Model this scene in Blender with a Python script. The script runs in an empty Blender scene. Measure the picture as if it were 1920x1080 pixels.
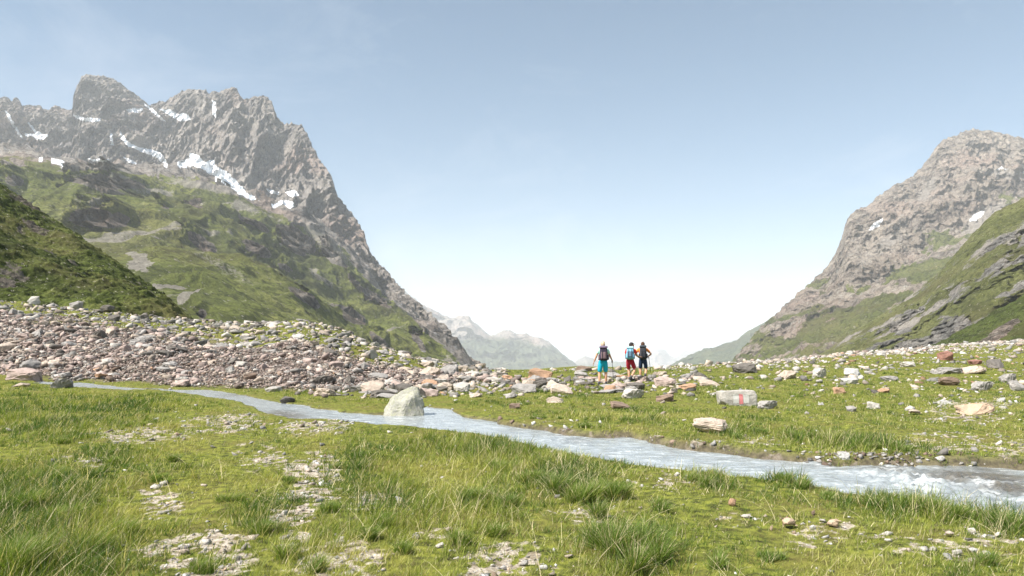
import bpy, bmesh, math, random
import numpy as np
from mathutils import Vector, Matrix, Euler
R = math.radians
random.seed(7)
rng = np.random.default_rng(7)
SC = bpy.context.scene
COL = SC.collection

# ------------------------------------------------------------------ camera, world, sun, exposure
F = 1400.0                      # focal length in photo pixels (photo 1920 x 1080)
PITCH = math.atan2(115.0, F)    # horizon on photo row 655
CZ = 1.35
cam_d = bpy.data.cameras.new('camera')
cam = bpy.data.objects.new('camera', cam_d)
COL.objects.link(cam)
cam.location = (0, 0, CZ)
cam.rotation_euler = (math.pi/2 + PITCH, 0, 0)
cam_d.sensor_width = 36.0
cam_d.lens = F/1920*36.0
cam_d.clip_start = 0.1
cam_d.clip_end = 60000
cam_d.dof.use_dof = True
cam_d.dof.focus_distance = 22.0
cam_d.dof.aperture_fstop = 7.0
SC.camera = cam

SUN_EL = R(52)
SUN_AZ = R(210)      # direction TO the sun, measured from +X counter-clockwise (left, a little behind the camera)
sdir = Vector((math.cos(SUN_EL)*math.cos(SUN_AZ), math.cos(SUN_EL)*math.sin(SUN_AZ), math.sin(SUN_EL)))
sun_d = bpy.data.lights.new('sun', 'SUN')
sun_d.energy = 5.0
sun_d.angle = R(0.55)
sun_d.color = (1.0, 0.955, 0.89)
sun = bpy.data.objects.new('sun', sun_d)
COL.objects.link(sun)
sun.rotation_euler = sdir.to_track_quat('Z', 'Y').to_euler()
sun.location = (-40, -10, 60)

W = bpy.data.worlds.new('World')
SC.world = W
W.use_nodes = True
wn = W.node_tree
bg = wn.nodes['Background']
sky = wn.nodes.new('ShaderNodeTexSky')
sky.sky_type = 'NISHITA'
sky.sun_disc = False
sky.sun_elevation = SUN_EL
sky.sun_rotation = math.pi/2 - SUN_AZ
sky.altitude = 2000
sky.air_density = 1.0
sky.dust_density = 1.8
sky.ozone_density = 1.0
hs = wn.nodes.new('ShaderNodeHueSaturation')
hs.inputs['Saturation'].default_value = 1.10
hs.inputs['Hue'].default_value = 0.487
wn.links.new(sky.outputs[0], hs.inputs['Color'])
# thin high cirrus
tc = wn.nodes.new('ShaderNodeTexCoord'); mp = wn.nodes.new('ShaderNodeMapping'); mp.inputs['Scale'].default_value = (1.6, 1.0, 3.2); mp.inputs['Rotation'].default_value = (0.3, 0.5, 0.2)
cn = wn.nodes.new('ShaderNodeTexNoise'); cn.inputs['Scale'].default_value = 2.2; cn.inputs['Detail'].default_value = 7; cn.inputs['Roughness'].default_value = 0.62; cn.inputs['Distortion'].default_value = 0.5
cr = wn.nodes.new('ShaderNodeValToRGB'); cr.color_ramp.elements[0].position = 0.48; cr.color_ramp.elements[0].color = (0, 0, 0, 1); cr.color_ramp.elements[1].position = 0.80; cr.color_ramp.elements[1].color = (0.30, 0.30, 0.30, 1)
wn.links.new(tc.outputs['Generated'], mp.inputs[0]); wn.links.new(mp.outputs[0], cn.inputs['Vector']); wn.links.new(cn.outputs['Fac'], cr.inputs[0])
cm = wn.nodes.new('ShaderNodeMix'); cm.data_type = 'RGBA'; cm.inputs[7].default_value = (7.0, 7.3, 7.8, 1)
wn.links.new(cr.outputs[0], cm.inputs[0]); wn.links.new(hs.outputs[0], cm.inputs[6]); wn.links.new(cm.outputs[2], bg.inputs['Color'])
bg.inputs['Strength'].default_value = 0.065

SC.view_settings.view_transform = 'Standard'
SC.view_settings.look = 'None'
SC.view_settings.exposure = 1.18
SC.view_settings.gamma = 1
SC.render.engine = 'CYCLES'
SC.cycles.max_bounces = 6
SC.cycles.diffuse_bounces = 3
SC.cycles.glossy_bounces = 2
SC.cycles.transmission_bounces = 3
SC.cycles.transparent_max_bounces = 6
SC.cycles.volume_bounces = 2
SC.cycles.use_denoising = True

# ------------------------------------------------------------------ projection helpers
ca, sa = math.cos(PITCH), math.sin(PITCH)
def P(px, py, D):
    """world point seen at photo pixel (px,py) at depth y = D"""
    px = np.asarray(px, float); py = np.asarray(py, float); D = np.asarray(D, float)
    xn = (px-960)/F; vn = (540-py)/F
    dy = ca - vn*sa; dz = sa + vn*ca
    x = xn*D/dy; y = D + 0*x; z = CZ + dz/dy*D
    return np.stack(np.broadcast_arrays(x, y, z), -1)
def proj(x, y, z):
    zc = z-CZ
    d = y*ca + zc*sa
    u = -y*sa + zc*ca
    return 960+F*x/d, 540-F*u/d
def interp(x, pts, k=1):
    a = np.array(pts, float)
    return np.interp(x, a[:, 0], a[:, k])

# ------------------------------------------------------------------ noise (numpy)
_G = rng.normal(size=(256, 3)); _G /= np.linalg.norm(_G, axis=1)[:, None]
def _h(i, j, k, s):
    n = (i*73856093) ^ (j*19349663) ^ (k*83492791) ^ (s*2654435)
    n = (n ^ (n >> 13)) * 1274126177
    return ((n ^ (n >> 16)) & 255)
def noise3(x, y, z, seed=0):
    x = np.asarray(x, float); y = np.asarray(y, float)+0*x; z = np.asarray(z, float)+0*x
    xi = np.floor(x).astype(np.int64); yi = np.floor(y).astype(np.int64); zi = np.floor(z).astype(np.int64)
    fx = x-xi; fy = y-yi; fz = z-zi
    u = fx*fx*fx*(fx*(fx*6-15)+10); v = fy*fy*fy*(fy*(fy*6-15)+10); w = fz*fz*fz*(fz*(fz*6-15)+10)
    out = 0
    for a in (0, 1):
        wa = u if a else 1-u
        for b in (0, 1):
            wb = v if b else 1-v
            for c in (0, 1):
                wc = w if c else 1-w
                g = _G[_h(xi+a, yi+b, zi+c, seed)]
                out = out + wa*wb*wc*(g[..., 0]*(fx-a)+g[..., 1]*(fy-b)+g[..., 2]*(fz-c))
    return out*1.5
def fbm(x, y, z, oct=5, seed=0, lac=2.03, gain=0.5):
    o = 0; a = 1
    for i in range(oct):
        o = o + a*noise3(x, y, z, seed+i*7)
        x = x*lac+3.1; y = y*lac+1.7; z = z*lac-2.3; a *= gain
    return o
def ridged(x, y, z, oct=5, seed=0, lac=2.07, gain=0.52):
    o = 0; a = 1; w = 1
    for i in range(oct):
        n = 1-np.abs(noise3(x, y, z, seed+i*11))*1.7
        n = n*n
        o = o + a*n*w
        w = np.clip(n*1.3, 0, 1)
        x = x*lac+5.1; y = y*lac+2.7; z = z*lac-1.3; a *= gain
    return o
def sst(a, b, x):
    t = np.clip((x-a)/(b-a), 0, 1)
    return t*t*(3-2*t)
def in_poly(x, y, poly):
    """1 inside, 0 outside (even-odd)"""
    r = np.zeros(x.shape, bool); n = len(poly)
    for i in range(n):
        x1, y1 = poly[i]; x2, y2 = poly[(i+1) % n]
        c = ((y1 > y) != (y2 > y)) & (x < (x2-x1)*(y-y1)/((y2-y1) or 1e-9)+x1)
        r ^= c
    return r
def blobs(px, py, lst):
    """soft ellipses (cx, cy, rx, ry, rot degrees clockwise, weight)"""
    o = np.zeros(np.shape(px))
    for b in lst:
        cx, cy, rx, ry = b[:4]; rot = R(b[4]) if len(b) > 4 else 0; wt = b[5] if len(b) > 5 else 1
        dx = px-cx; dy = py-cy
        a = (dx*math.cos(rot)+dy*math.sin(rot))/rx; c = (-dx*math.sin(rot)+dy*math.cos(rot))/ry
        o = np.maximum(o, wt*np.exp(-(a*a+c*c)**1.5))
    return o

# ------------------------------------------------------------------ mesh helpers
def link_mesh(name, verts, faces, mat=None, parent=None, smooth=False, fsize=None):
    """faces: (n,3) or (n,4) int array, or a list of lists"""
    me = bpy.data.meshes.new(name)
    if isinstance(faces, np.ndarray):
        n, k = faces.shape
        me.vertices.add(len(verts)); me.vertices.foreach_set('co', np.asarray(verts, np.float32).ravel())
        me.loops.add(n*k); me.loops.foreach_set('vertex_index', faces.astype(np.int32).ravel())
        me.polygons.add(n); me.polygons.foreach_set('loop_start', (np.arange(n)*k).astype(np.int32))
        me.update(calc_edges=True)
    else:
        me.from_pydata([tuple(v) for v in verts], [], faces)
    if smooth:
        me.polygons.foreach_set('use_smooth', np.ones(len(me.polygons), bool))
    if mat: me.materials.append(mat)
    o = bpy.data.objects.new(name, me)
    COL.objects.link(o)
    if parent: o.parent = parent
    return o
def attr(o, name, data):
    a = o.data.color_attributes.new(name, 'FLOAT_COLOR', 'POINT')
    d = np.ones((len(o.data.vertices), 4), np.float32)
    d[:, :data.shape[1]] = data
    a.data.foreach_set('color', d.ravel())
def grid_faces(nr, nc):
    i = np.arange((nr-1)*(nc-1)); r = i//(nc-1); c = i % (nc-1); a = r*nc+c
    return np.stack([a, a+1, a+nc+1, a+nc], 1)
def tag(o, label=None, cat=None, group=None, kind=None):
    if label: o['label'] = label
    if cat: o['category'] = cat
    if group: o['group'] = group
    if kind: o['kind'] = kind
    return o
def empty(name, loc, rz=0):
    e = bpy.data.objects.new(name, None); COL.objects.link(e)
    e.location = loc; e.rotation_euler = (0, 0, rz); e.empty_display_size = 0.2
    return e

# ------------------------------------------------------------------ material helpers
class NT:
    def __init__(s, name):
        s.m = bpy.data.materials.new(name); s.m.use_nodes = True; s.t = s.m.node_tree
        s.b = s.t.nodes['Principled BSDF']; s.out = s.t.nodes['Material Output']
        s.b.inputs['Specular IOR Level'].default_value = 0.25
    def n(s, typ, **kw):
        nd = s.t.nodes.new(typ)
        for k, v in kw.items(): setattr(nd, k, v)
        return nd
    def l(s, a, b): s.t.links.new(a, b)
    def coord(s):
        return s.n('ShaderNodeNewGeometry').outputs['Position']
    def noise(s, scale, detail=6, rough=0.6, vec=None, stretch=None, dist=0.0):
        nd = s.n('ShaderNodeTexNoise'); nd.inputs['Scale'].default_value = scale
        nd.inputs['Detail'].default_value = detail; nd.inputs['Roughness'].default_value = rough
        nd.inputs['Distortion'].default_value = dist
        vec = vec or s.coord()
        if stretch:
            mp = s.n('ShaderNodeMapping'); mp.inputs['Scale'].default_value = stretch
            s.l(vec, mp.inputs[0]); vec = mp.outputs[0]
        s.l(vec, nd.inputs['Vector'])
        return nd.outputs['Fac']
    def ramp(s, fac, stops):
        r = s.n('ShaderNodeValToRGB'); e = r.color_ramp.elements
        while len(e) < len(stops): e.new(0.5)
        for q, (p, c) in zip(e, stops):
            q.position = p; q.color = (*c, 1) if not isinstance(c, (int, float)) else (c, c, c, 1)
        s.l(fac, r.inputs[0]); return r.outputs[0]
    def mix(s, f, a, b, mode='MIX'):
        m = s.n('ShaderNodeMix', data_type='RGBA', blend_type=mode)
        for v, i in ((f, 0), (a, 6), (b, 7)):
            if isinstance(v, (int, float)): m.inputs[i].default_value = v
            elif isinstance(v, tuple): m.inputs[i].default_value = (*v, 1)
            else: s.l(v, m.inputs[i])
        return m.outputs[2]
    def math(s, op, a, b=None, c=None):
        m = s.n('ShaderNodeMath', operation=op)
        for i, v in enumerate((a, b, c)):
            if v is None: continue
            if isinstance(v, (int, float)): m.inputs[i].default_value = v
            else: s.l(v, m.inputs[i])
        return m.outputs[0]
    def bump(s, h, strength, dist):
        b = s.n('ShaderNodeBump'); b.inputs['Strength'].default_value = strength; b.inputs['Distance'].default_value = dist
        s.l(h, b.inputs['Height']); s.l(b.outputs[0], s.b.inputs['Normal']); return b
def plain(name, col, rough=0.7, var=0.15, scale=40, metal=0.0):
    t = NT(name); nz = t.noise(scale, 4, 0.6)
    t.l(t.mix(nz, tuple(c*(1-var) for c in col), tuple(min(1, c*(1+var)) for c in col)), t.b.inputs['Base Color'])
    t.b.inputs['Roughness'].default_value = rough; t.b.inputs['Metallic'].default_value = metal
    return t.m

def mountain_mat(name, s, rock=((0.165, 0.148, 0.138), (0.33, 0.29, 0.25), (0.48, 0.43, 0.37)), pink=(0.39, 0.27, 0.215),
                 vegc=((0.085, 0.097, 0.028), (0.175, 0.20, 0.045), (0.265, 0.27, 0.08)), bump=1.0):
    """s = metres per visible feature; mask colour attribute: R grass, G snow, B pale scree"""
    t = NT(name)
    a = t.n('ShaderNodeAttribute', attribute_name='mask')
    sep = t.n('ShaderNodeSeparateColor'); t.l(a.outputs['Color'], sep.inputs[0])
    n1 = t.noise(0.12/s, 10, 0.72); n2 = t.noise(0.03/s, 5, 0.6); n3 = t.noise(0.7/s, 8, 0.75); n4 = t.noise(0.06/s, 8, 0.78, stretch=(1, 0.6, 2.2), dist=0.6)
    n5 = t.noise(2.6/s, 6, 0.75)
    rc = t.ramp(n1, [(0.34, rock[0]), (0.50, rock[1]), (0.66, rock[2])])
    rc = t.mix(t.ramp(n2, [(0.50, 0.0), (0.64, 0.6)]), rc, pink)
    rc = t.mix(t.ramp(n4, [(0.52, 0.0), (0.60, 0.6)]), rc, tuple(0.55*c for c in rock[0]))
    rc = t.mix(t.ramp(n3, [(0.54, 0.0), (0.64, 0.7)]), rc, tuple(min(0.5, 1.35*c) for c in rock[2]))
    rc = t.mix(t.ramp(n5, [(0.36, 0.75), (0.46, 0.0)]), rc, tuple(0.5*c for c in rock[0]))
    for vs_, wd in ((0.16/s, 0.05), (0.5/s, 0.07)):
        dv = t.n('ShaderNodeTexNoise'); dv.inputs['Scale'].default_value = vs_*1.3; dv.inputs['Detail'].default_value = 5; t.l(t.coord(), dv.inputs['Vector'])
        vm = t.n('ShaderNodeVectorMath', operation='MULTIPLY_ADD'); t.l(dv.outputs['Color'], vm.inputs[0]); vm.inputs[1].default_value = (1.1/vs_,)*3; t.l(t.coord(), vm.inputs[2])
        mpv = t.n('ShaderNodeMapping'); mpv.inputs['Scale'].default_value = (1.0, 0.5, 0.6); mpv.inputs['Rotation'].default_value = (0, 0.5, 0); t.l(vm.outputs[0], mpv.inputs[0])
        vo = t.n('ShaderNodeTexVoronoi', feature='DISTANCE_TO_EDGE'); vo.inputs['Scale'].default_value = vs_; t.l(mpv.outputs[0], vo.inputs['Vector'])
        crk = t.ramp(vo.outputs['Distance'], [(0.0, 0.8), (wd, 0.0)])
        rc = t.mix(crk, rc, t.mix(1.0, rc, (0.38, 0.37, 0.37), 'MULTIPLY'))
    rc = t.mix(a.outputs['Alpha'], t.mix(1.0, rc, (0.52, 0.49, 0.46), 'MULTIPLY'), rc)
    vc = t.ramp(n4, [(0.38, vegc[0]), (0.50, vegc[1]), (0.62, vegc[2])])
    vc = t.mix(t.ramp(n3, [(0.42, 0.85), (0.50, 0.0)]), vc, tuple(0.6*c for c in vegc[0]))
    vc = t.mix(t.ramp(n5, [(0.40, 0.6), (0.50, 0.0)]), vc, tuple(0.8*c for c in vegc[0]))
    vc = t.mix(t.ramp(n2, [(0.5, 0.0), (0.64, 0.5)]), vc, (0.15, 0.125, 0.055))
    vc = t.mix(t.ramp(t.noise(1.6/s, 4, 0.7), [(0.62, 0.0), (0.67, 0.8)]), vc, (0.38, 0.345, 0.29))
    # ragged edge between grass and rock
    e = t.math('ADD', sep.outputs[0], t.math('MULTIPLY', t.math('SUBTRACT', n3, 0.5), 0.9))
    ve = t.math('ADD', e, t.math('MULTIPLY', t.math('SUBTRACT', n1, 0.5), 1.0))
    vf = t.ramp(ve, [(0.44, 0.0), (0.54, 1.0)])
    c = t.mix(vf, rc, vc)
    pf = t.ramp(t.math('ADD', sep.outputs[2], t.math('MULTIPLY', t.math('SUBTRACT', n5, 0.5), 1.1)), [(0.42, 0.0), (0.60, 0.85)])
    c = t.mix(pf, c, t.ramp(n3, [(0.35, (0.24, 0.215, 0.19)), (0.65, (0.44, 0.395, 0.34))]))
    sf = t.ramp(sep.outputs[1], [(0.45, 0.0), (0.55, 1.0)])
    c = t.mix(sf, c, (0.84, 0.86, 0.88))
    t.l(c, t.b.inputs['Base Color'])
    t.b.inputs['Roughness'].default_value = 0.95
    t.b.inputs['Specular IOR Level'].default_value = 0.1
    h = t.math('ADD', n1, t.math('MULTIPLY', n3, 0.55))
    h = t.math('ADD', h, t.math('MULTIPLY', n4, 0.6))
    h = t.math('ADD', h, t.math('MULTIPLY', n5, 0.22))
    inv = t.math('SUBTRACT', 1.0, sf)
    h = t.math('MULTIPLY', h, inv)
    t.bump(h, 0.85*bump, 3.6*s)
    return t.m

# ------------------------------------------------------------------ near ground: meadow, scree bank, stream bed
CREST = [(-900, 540, 70), (0, 566, 75), (130, 578, 78), (250, 590, 80), (350, 602, 82), (450, 610, 80), (560, 603, 72), (630, 617, 68), (700, 648, 64),
         (780, 674, 60), (850, 688, 58), (920, 697, 56), (1000, 697, 55), (1080, 692, 55), (1160, 691, 57), (1250, 687, 60),
         (1350, 683, 66), (1500, 673, 78), (1650, 661, 90), (1780, 649, 102), (1920, 640, 112), (2100, 628, 120), (2900, 600, 130)]
FOOT = [(-900, 36), (0, 40), (130, 36), (300, 31), (450, 29), (640, 26), (780, 27), (900, 30), (1100, 34), (1500, 32), (1920, 30), (2900, 30)]
BANK = [  # px, far bank row, near bank row
    (-300, 700, 703), (0, 708, 711), (80, 716, 720), (150, 719, 728), (235, 727, 734), (260, 729, 732.5), (300, 730, 733.5), (335, 731, 739), (400, 733, 748), (450, 741, 756),
    (500, 752, 780), (560, 761, 790), (600, 768, 790), (640, 774, 791), (700, 779, 800), (760, 783, 803), (800, 764, 806), (840, 768, 810), (870, 784, 814),
    (940, 796, 826), (1010, 809, 842), (1045, 816, 850), (1100, 819, 862), (1180, 823, 874), (1220, 832, 880), (1300, 846, 889),
    (1400, 858, 901), (1500, 869, 915), (1600, 874, 932), (1700, 877, 945), (1800, 880, 955), (1920, 884, 968), (2100, 892, 990), (2500, 905, 1030)]
WZ = -0.11
bk = np.array(BANK, float)
_far = P(bk[:, 0], bk[:, 1], 1.0); _near = P(bk[:, 0], bk[:, 2], 1.0)
def wz(y): return WZ + 0.085*sst(11, 19, y)
YF = (WZ-CZ)/((_far[:, 2]-CZ)); YF = (wz(YF)-CZ)/((_far[:, 2]-CZ)); YF = (wz(YF)-CZ)/((_far[:, 2]-CZ))
YN = (-CZ)/((_near[:, 2]-CZ))*1.05        # the near edge is the grassy top of its bank
YF = np.maximum(YF, YN+0.35)
def uof(x, y):
    return 960+F*x/(np.maximum(y, 0.3)*ca)
UB = uof(_far[:, 0]*YF, YF)
UN = uof(_near[:, 0]*YN, YN)
def stream_s(x, y):
    """signed metres inside the stream (positive inside)"""
    u = uof(x, y)
    w = 0.17*noise3(x*1.1, y*1.1, 0, 91) + 0.09*noise3(x*3.5, y*3.5, 0, 92)
    yf = np.interp(u, UB, YF); yn = np.interp(u, UN, YN)
    s = np.minimum(y-yn, yf-y)
    s = np.where(s < 0, s*0.6, s)
    return np.where(y > 0.5, s + w*np.clip(y/14, 0.6, 1.6), -5.0)
def zbase(x, y):
    u = uof(x, y)
    uc = np.clip(u, -900, 2900)
    pc = interp(uc, CREST, 1); dc = interp(uc, CREST, 2); df = interp(uc, FOOT)
    zc = CZ + (655-pc)/F*dc/ca
    t = np.clip((y-df)/(dc-df), 0, 1)
    left = sst(820, 500, uc)
    prof = left*(t**0.85) + (1-left)*t*t*(3-2*t)
    z = prof*zc
    over = np.maximum(y-dc, 0)
    z = z - np.minimum(0.0025*over**2, 6 + 0.16*over)
    z = np.where(y > 0, z, 0)
    return z
def zground(x, y):
    x = np.asarray(x, float); y = np.asarray(y, float)
    z = zbase(x, y)
    s = stream_s(x, y)
    d = np.hypot(x, y)
    away = sst(-0.15, -2.5, s)
    fl = 1-0.85*sst(13, 20, y)*sst(-4.0, -1.0, s)
    z = z + (0.05*noise3(x*0.55, y*0.55, 0, 5)*(0.35+0.65*away) + 0.02*noise3(x*2.1, y*2.1, 0, 6))*fl
    z = z + 0.25*noise3(x*0.12, y*0.12, 0, 8)*sst(22, 45, d)*away
    z = z + 0.008*noise3(x*9, y*9, 0, 9)
    z = z + (0.22*noise3(x*0.45, y*0.35, 0, 12)+0.16*noise3(x*1.1, y*0.9, 0, 13))*sst(26, 34, y)*sst(900, 760, uof(x, y))
    z = z - 0.42*sst(-0.16, 0.22, s)
    return z
def ground_hit(px, py, ymin=2.5, ymax=140):
    ys = np.exp(np.linspace(math.log(ymin), math.log(ymax), 900))
    p = P(px, py, ys)
    g = zground(p[:, 0], ys)
    below = np.nonzero(p[:, 2] < g)[0]
    i = below[0] if len(below) else np.argmin(p[:, 2]-g)
    return float(p[i, 0]), float(ys[i]), float(g[i])

# zones of the meadow, as places seen in the photograph
BARE = [(590, 900, 45, 55, 0, 1), (560, 985, 35, 50, 10, .95), (300, 945, 45, 26, 0, .9), (390, 1040, 90, 48, 0, 1.0), (640, 1055, 80, 40, 0, .95), (960, 1050, 90, 32, 0, .9),
        (430, 795, 70, 16, 0, .85), (590, 800, 70, 18, 0, .75), (270, 812, 90, 14, 0, .8), (160, 870, 40, 12, 0, .6), (500, 860, 60, 25, 0, .6),
        (1380, 975, 90, 26, 0, .22), (1560, 1010, 140, 34, 0, .26), (1800, 1030, 120, 36, 0, .34), (1250, 905, 60, 20, 0, .35), (1600, 870, 90, 12, 0, .8),
        (1490, 862, 60, 8, 0, .55), (1820, 770, 90, 30, 0, .45), (1780, 830, 120, 22, 0, .45), (1430, 830, 90, 12, 0, .3), (1130, 812, 110, 7, 5, .6), (1300, 838, 80, 7, 8, .6),
        (700, 940, 60, 25, 0, .5), (820, 1010, 60, 25, 0, .5), (1900, 850, 60, 30, 0, .4), (1100, 960, 60, 25, 0, .35)]
LUSH = [(60, 990, 190, 110, 0, 1), (120, 780, 220, 40, 0, .6), (900, 850, 130, 28, 8, .75), (1080, 905, 110, 42, 8, 1), (1170, 1030, 90, 50, 0, 1.0), (870, 960, 120, 40, 0, .45),
        (1480, 900, 40, 14, 0, .9), (1320, 905, 60, 14, 5, .7), (1740, 955, 120, 28, 0, .8), (1880, 985, 60, 30, 0, .8), (1650, 940, 60, 15, 0, .7), (640, 880, 60, 30, 0, .4),
        (720, 960, 70, 40, 0, .6), (220, 860, 110, 22, 0, .6), (500, 960, 60, 40, 0, .5), (560, 1040, 40, 24, 0, .5), (860, 1020, 60, 30, 0, .5), (1580, 830, 170, 18, 6, .8),
        (1400, 810, 130, 16, 4, .6), (1130, 790, 150, 12, 0, .5), (640, 1010, 70, 24, 0, .5), (960, 910, 60, 30, 0, .7), (330, 895, 80, 25, 0, .4)]
def zones(x, y, z=None):
    px, py = proj(x, y, np.zeros_like(x) if z is None else z)
    ok = y > 1
    px = np.where(ok, px, 5000); py = np.where(ok, py, 5000)
    nb = fbm(x*2.2, y*2.2, 0, 4, 31); nb2 = fbm(x*0.5, y*0.5, 0, 3, 41)
    s = stream_s(x, y)
    px2 = px+25*nb; py2 = py+10*nb2
    bare = blobs(px2, py2, BARE)
    fine = fbm(x*11, y*9, 0, 4, 33)
    mid = fbm(x*4.2, y*3.4, 0, 3, 34)
    bare = 0.60*np.sqrt(np.clip(bare, 0, 1)) + 0.26*nb + 0.10*nb2 + (0.75*fine+0.45*mid)*np.clip(0.30+bare, 0, 1)
    bank_edge = np.exp(-((s-0.01)/0.06)**2)
    bare = np.maximum(bare, bank_edge*(0.55+0.5*nb))
    bare = np.clip(bare, 0, 1)
    bare = np.where(s > 0.02, 1, bare)
    lush = blobs(px2, py2, LUSH)
    return px, py, bare, lush, s
def scree_mask(x, y):
    """left rubble bank"""
    u = uof(x, y); uc = np.clip(u, -900, 2900)
    dc = interp(uc, CREST, 2); df = interp(uc, FOOT)
    t = (y-df)/(dc-df)
    n = fbm(x*0.10, y*0.14, 0, 3, 61)
    hi = np.interp(uc, [-900, 0, 200, 330, 420, 560, 700, 860, 960], [0.70, 0.58, 0.48, 0.32, 0.27, 0.27, 0.30, 0.60, 0.5])
    lo = np.interp(uc, [-900, 100, 900], [-0.08, -0.05, -0.02])
    return np.clip(sst(lo-0.03, lo+0.05, t+0.03*n)*sst(hi+0.16, hi-0.05, t+0.16*n)*sst(960, 780, uc), 0, 1)

# ground sheet: polar grid, dense ahead of the camera, reaching the horizon
rr = np.concatenate([np.exp(np.linspace(math.log(1.2), math.log(30), 520)), np.exp(np.linspace(math.log(30.3), math.log(150), 260)),
                     np.exp(np.linspace(math.log(155), math.log(45000), 60))])
az = np.concatenate([np.linspace(-180, -50, 20, endpoint=False), np.linspace(-50, 50, 760), np.linspace(50, 180, 21)[1:]])
RRg, AZg = np.meshgrid(rr, np.radians(az), indexing='ij')
gx = RRg*np.sin(AZg); gy = RRg*np.cos(AZg)
gz = zground(gx, gy)
gz = np.where(RRg > 145, np.minimum(gz, np.interp(RRg, [145, 500, 1000, 3000, 7000, 15000, 45000], [10, -36, -75, -230, -460, -760, -1650])), gz)
gz = np.where(gy < 0, np.where(RRg > 100, -0.02*(RRg-100).clip(0, 3000), gz), gz)
nr, nc = gx.shape
gv = np.stack([gx, gy, gz], -1).reshape(-1, 3)
gv = np.vstack([gv, [[0, 0, 0]]])
gf = grid_faces(nr, nc)

t = NT('meadow_ground')
a = t.n('ShaderNodeAttribute', attribute_name='mask'); sep = t.n('ShaderNodeSeparateColor'); t.l(a.outputs['Color'], sep.inputs[0])
n1 = t.noise(1.1, 6, 0.6); n2 = t.noise(9, 6, 0.7); n3 = t.noise(45, 5, 0.7)
moss = t.ramp(n2, [(0.38, (0.040, 0.042, 0.014)), (0.48, (0.11, 0.125, 0.025)), (0.60, (0.21, 0.22, 0.038))])
moss = t.mix(t.ramp(n1, [(0.45, 0.0), (0.62, 0.6)]), moss, (0.15, 0.125, 0.04))
sand = t.ramp(n3, [(0.32, (0.15, 0.12, 0.085)), (0.46, (0.36, 0.305, 0.24)), (0.62, (0.58, 0.525, 0.45))])
sand = t.mix(t.ramp(n2, [(0.42, 0.8), (0.56, 0.0)]), sand, (0.17, 0.135, 0.085))
be = t.math('ADD', sep.outputs[0], t.math('MULTIPLY', t.math('SUBTRACT', n2, 0.5), 0.7))
c = t.mix(t.ramp(be, [(0.42, 0.0), (0.58, 1.0)]), moss, sand)
scr = t.ramp(t.noise(3.0, 6, 0.7), [(0.35, (0.05, 0.04, 0.034)), (0.65, (0.25, 0.20, 0.17))])
c = t.mix(sep.outputs[1], c, scr)
wet = t.ramp(n2, [(0.3, (0.05, 0.042, 0.03)), (0.7, (0.16, 0.13, 0.095))])
c = t.mix(sep.outputs[2], c, wet)
t.l(c, t.b.inputs['Base Color']); t.b.inputs['Roughness'].default_value = 0.95; t.b.inputs['Specular IOR Level'].default_value = 0.1
t.bump(t.math('ADD', n2, n3), 0.6, 0.03)
M_ground = t.m
ground = link_mesh('ground', gv, gf, M_ground, smooth=True)
tag(ground, kind='structure')
gxx, gyy = gx.ravel(), gy.ravel()
_, _, g_bare, _, g_s = zones(gxx, gyy, gz.ravel())
g_bare = np.where(gyy < 1, 0.3, g_bare)
g_scr = scree_mask(gxx, gyy)
g_scr = np.where((gyy > 0) & (np.hypot(gxx, gyy) < 140), g_scr, 0)
m = np.stack([g_bare, g_scr, 0.9*sst(-0.22, -0.04, g_s+0.06*noise3(gxx*1.7, gyy*1.7, 0, 19))], -1)
m = np.vstack([m, [[0, 0, 0]]])
attr(ground, 'mask', m)

# ------------------------------------------------------------------ stream water
us = np.linspace(-280, 2450, 1000)
tt = np.linspace(0, 1, 70)
yn_ = np.interp(us, UN, YN); yf_ = np.interp(us, UB, YF)
marg = np.clip((yn_+yf_)/2*0.03, 0.35, 1.2)
Y = (yn_-marg)[:, None]*(1-tt) + (yf_+marg)[:, None]*tt
X = (us[:, None]-960)/F*Y*ca
rap = blobs(*proj(X, Y, X*0+WZ), [(1720, 905, 90, 22, 12, 1.0), (1650, 893, 60, 12, 5, .8), (1830, 915, 90, 24, 10, .8), (1060, 828, 50, 8, 0, .35), (1930, 940, 80, 20, 0, .6)])
flow = np.array([0.92, -0.38])
A = X*flow[0]+Y*flow[1]; B = -X*flow[1]+Y*flow[0]
amp = 0.010+0.010*sst(14, 6, Y)
Z = wz(Y) + amp*sst(26, 14, Y)*fbm(A*1.6, B*4.5, 0, 4, 71) + 0.006*noise3(A*9, B*16, 0, 73)
Z = Z + rap*(0.10*np.abs(fbm(A*2.8, B*4.0, 0.4, 4, 75))**1.0+0.05*fbm(A*9, B*11, 0, 3, 76))
foam = np.clip(0.55*sst(0.55, 1.1, fbm(A*3.5, B*9, 0, 4, 77)*1.1+rap*0.62), 0, 1)
foam = np.maximum(foam, 0.5*sst(0.42, 0.62, fbm(A*2.0, B*12, 3, 4, 78)))
brown = blobs(*proj(X, Y, X*0+WZ), [(1830, 895, 120, 16, 3, 1), (1900, 915, 80, 14, 3, .9), (1660, 882, 60, 6, 0, .7), (1900, 925, 60, 8, 0, .7), (535, 783, 42, 7, 4, .75), (440, 746, 30, 5, 0, .35), (1080, 828, 28, 5, 0, .4)])
brown = np.clip(brown*1.1 + 0.35*fbm(A*1.5, B*3, 0, 3, 79)*(brown > 0.1), 0, 1)
t = NT('stream_water')
a = t.n('ShaderNodeAttribute', attribute_name='mask'); sep = t.n('ShaderNodeSeparateColor'); t.l(a.outputs['Color'], sep.inputs[0])
w1 = t.noise(3.0, 5, 0.6, stretch=(1.2, 3.5, 1)); w2 = t.noise(14, 4, 0.6, stretch=(1, 2.2, 1))
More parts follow.
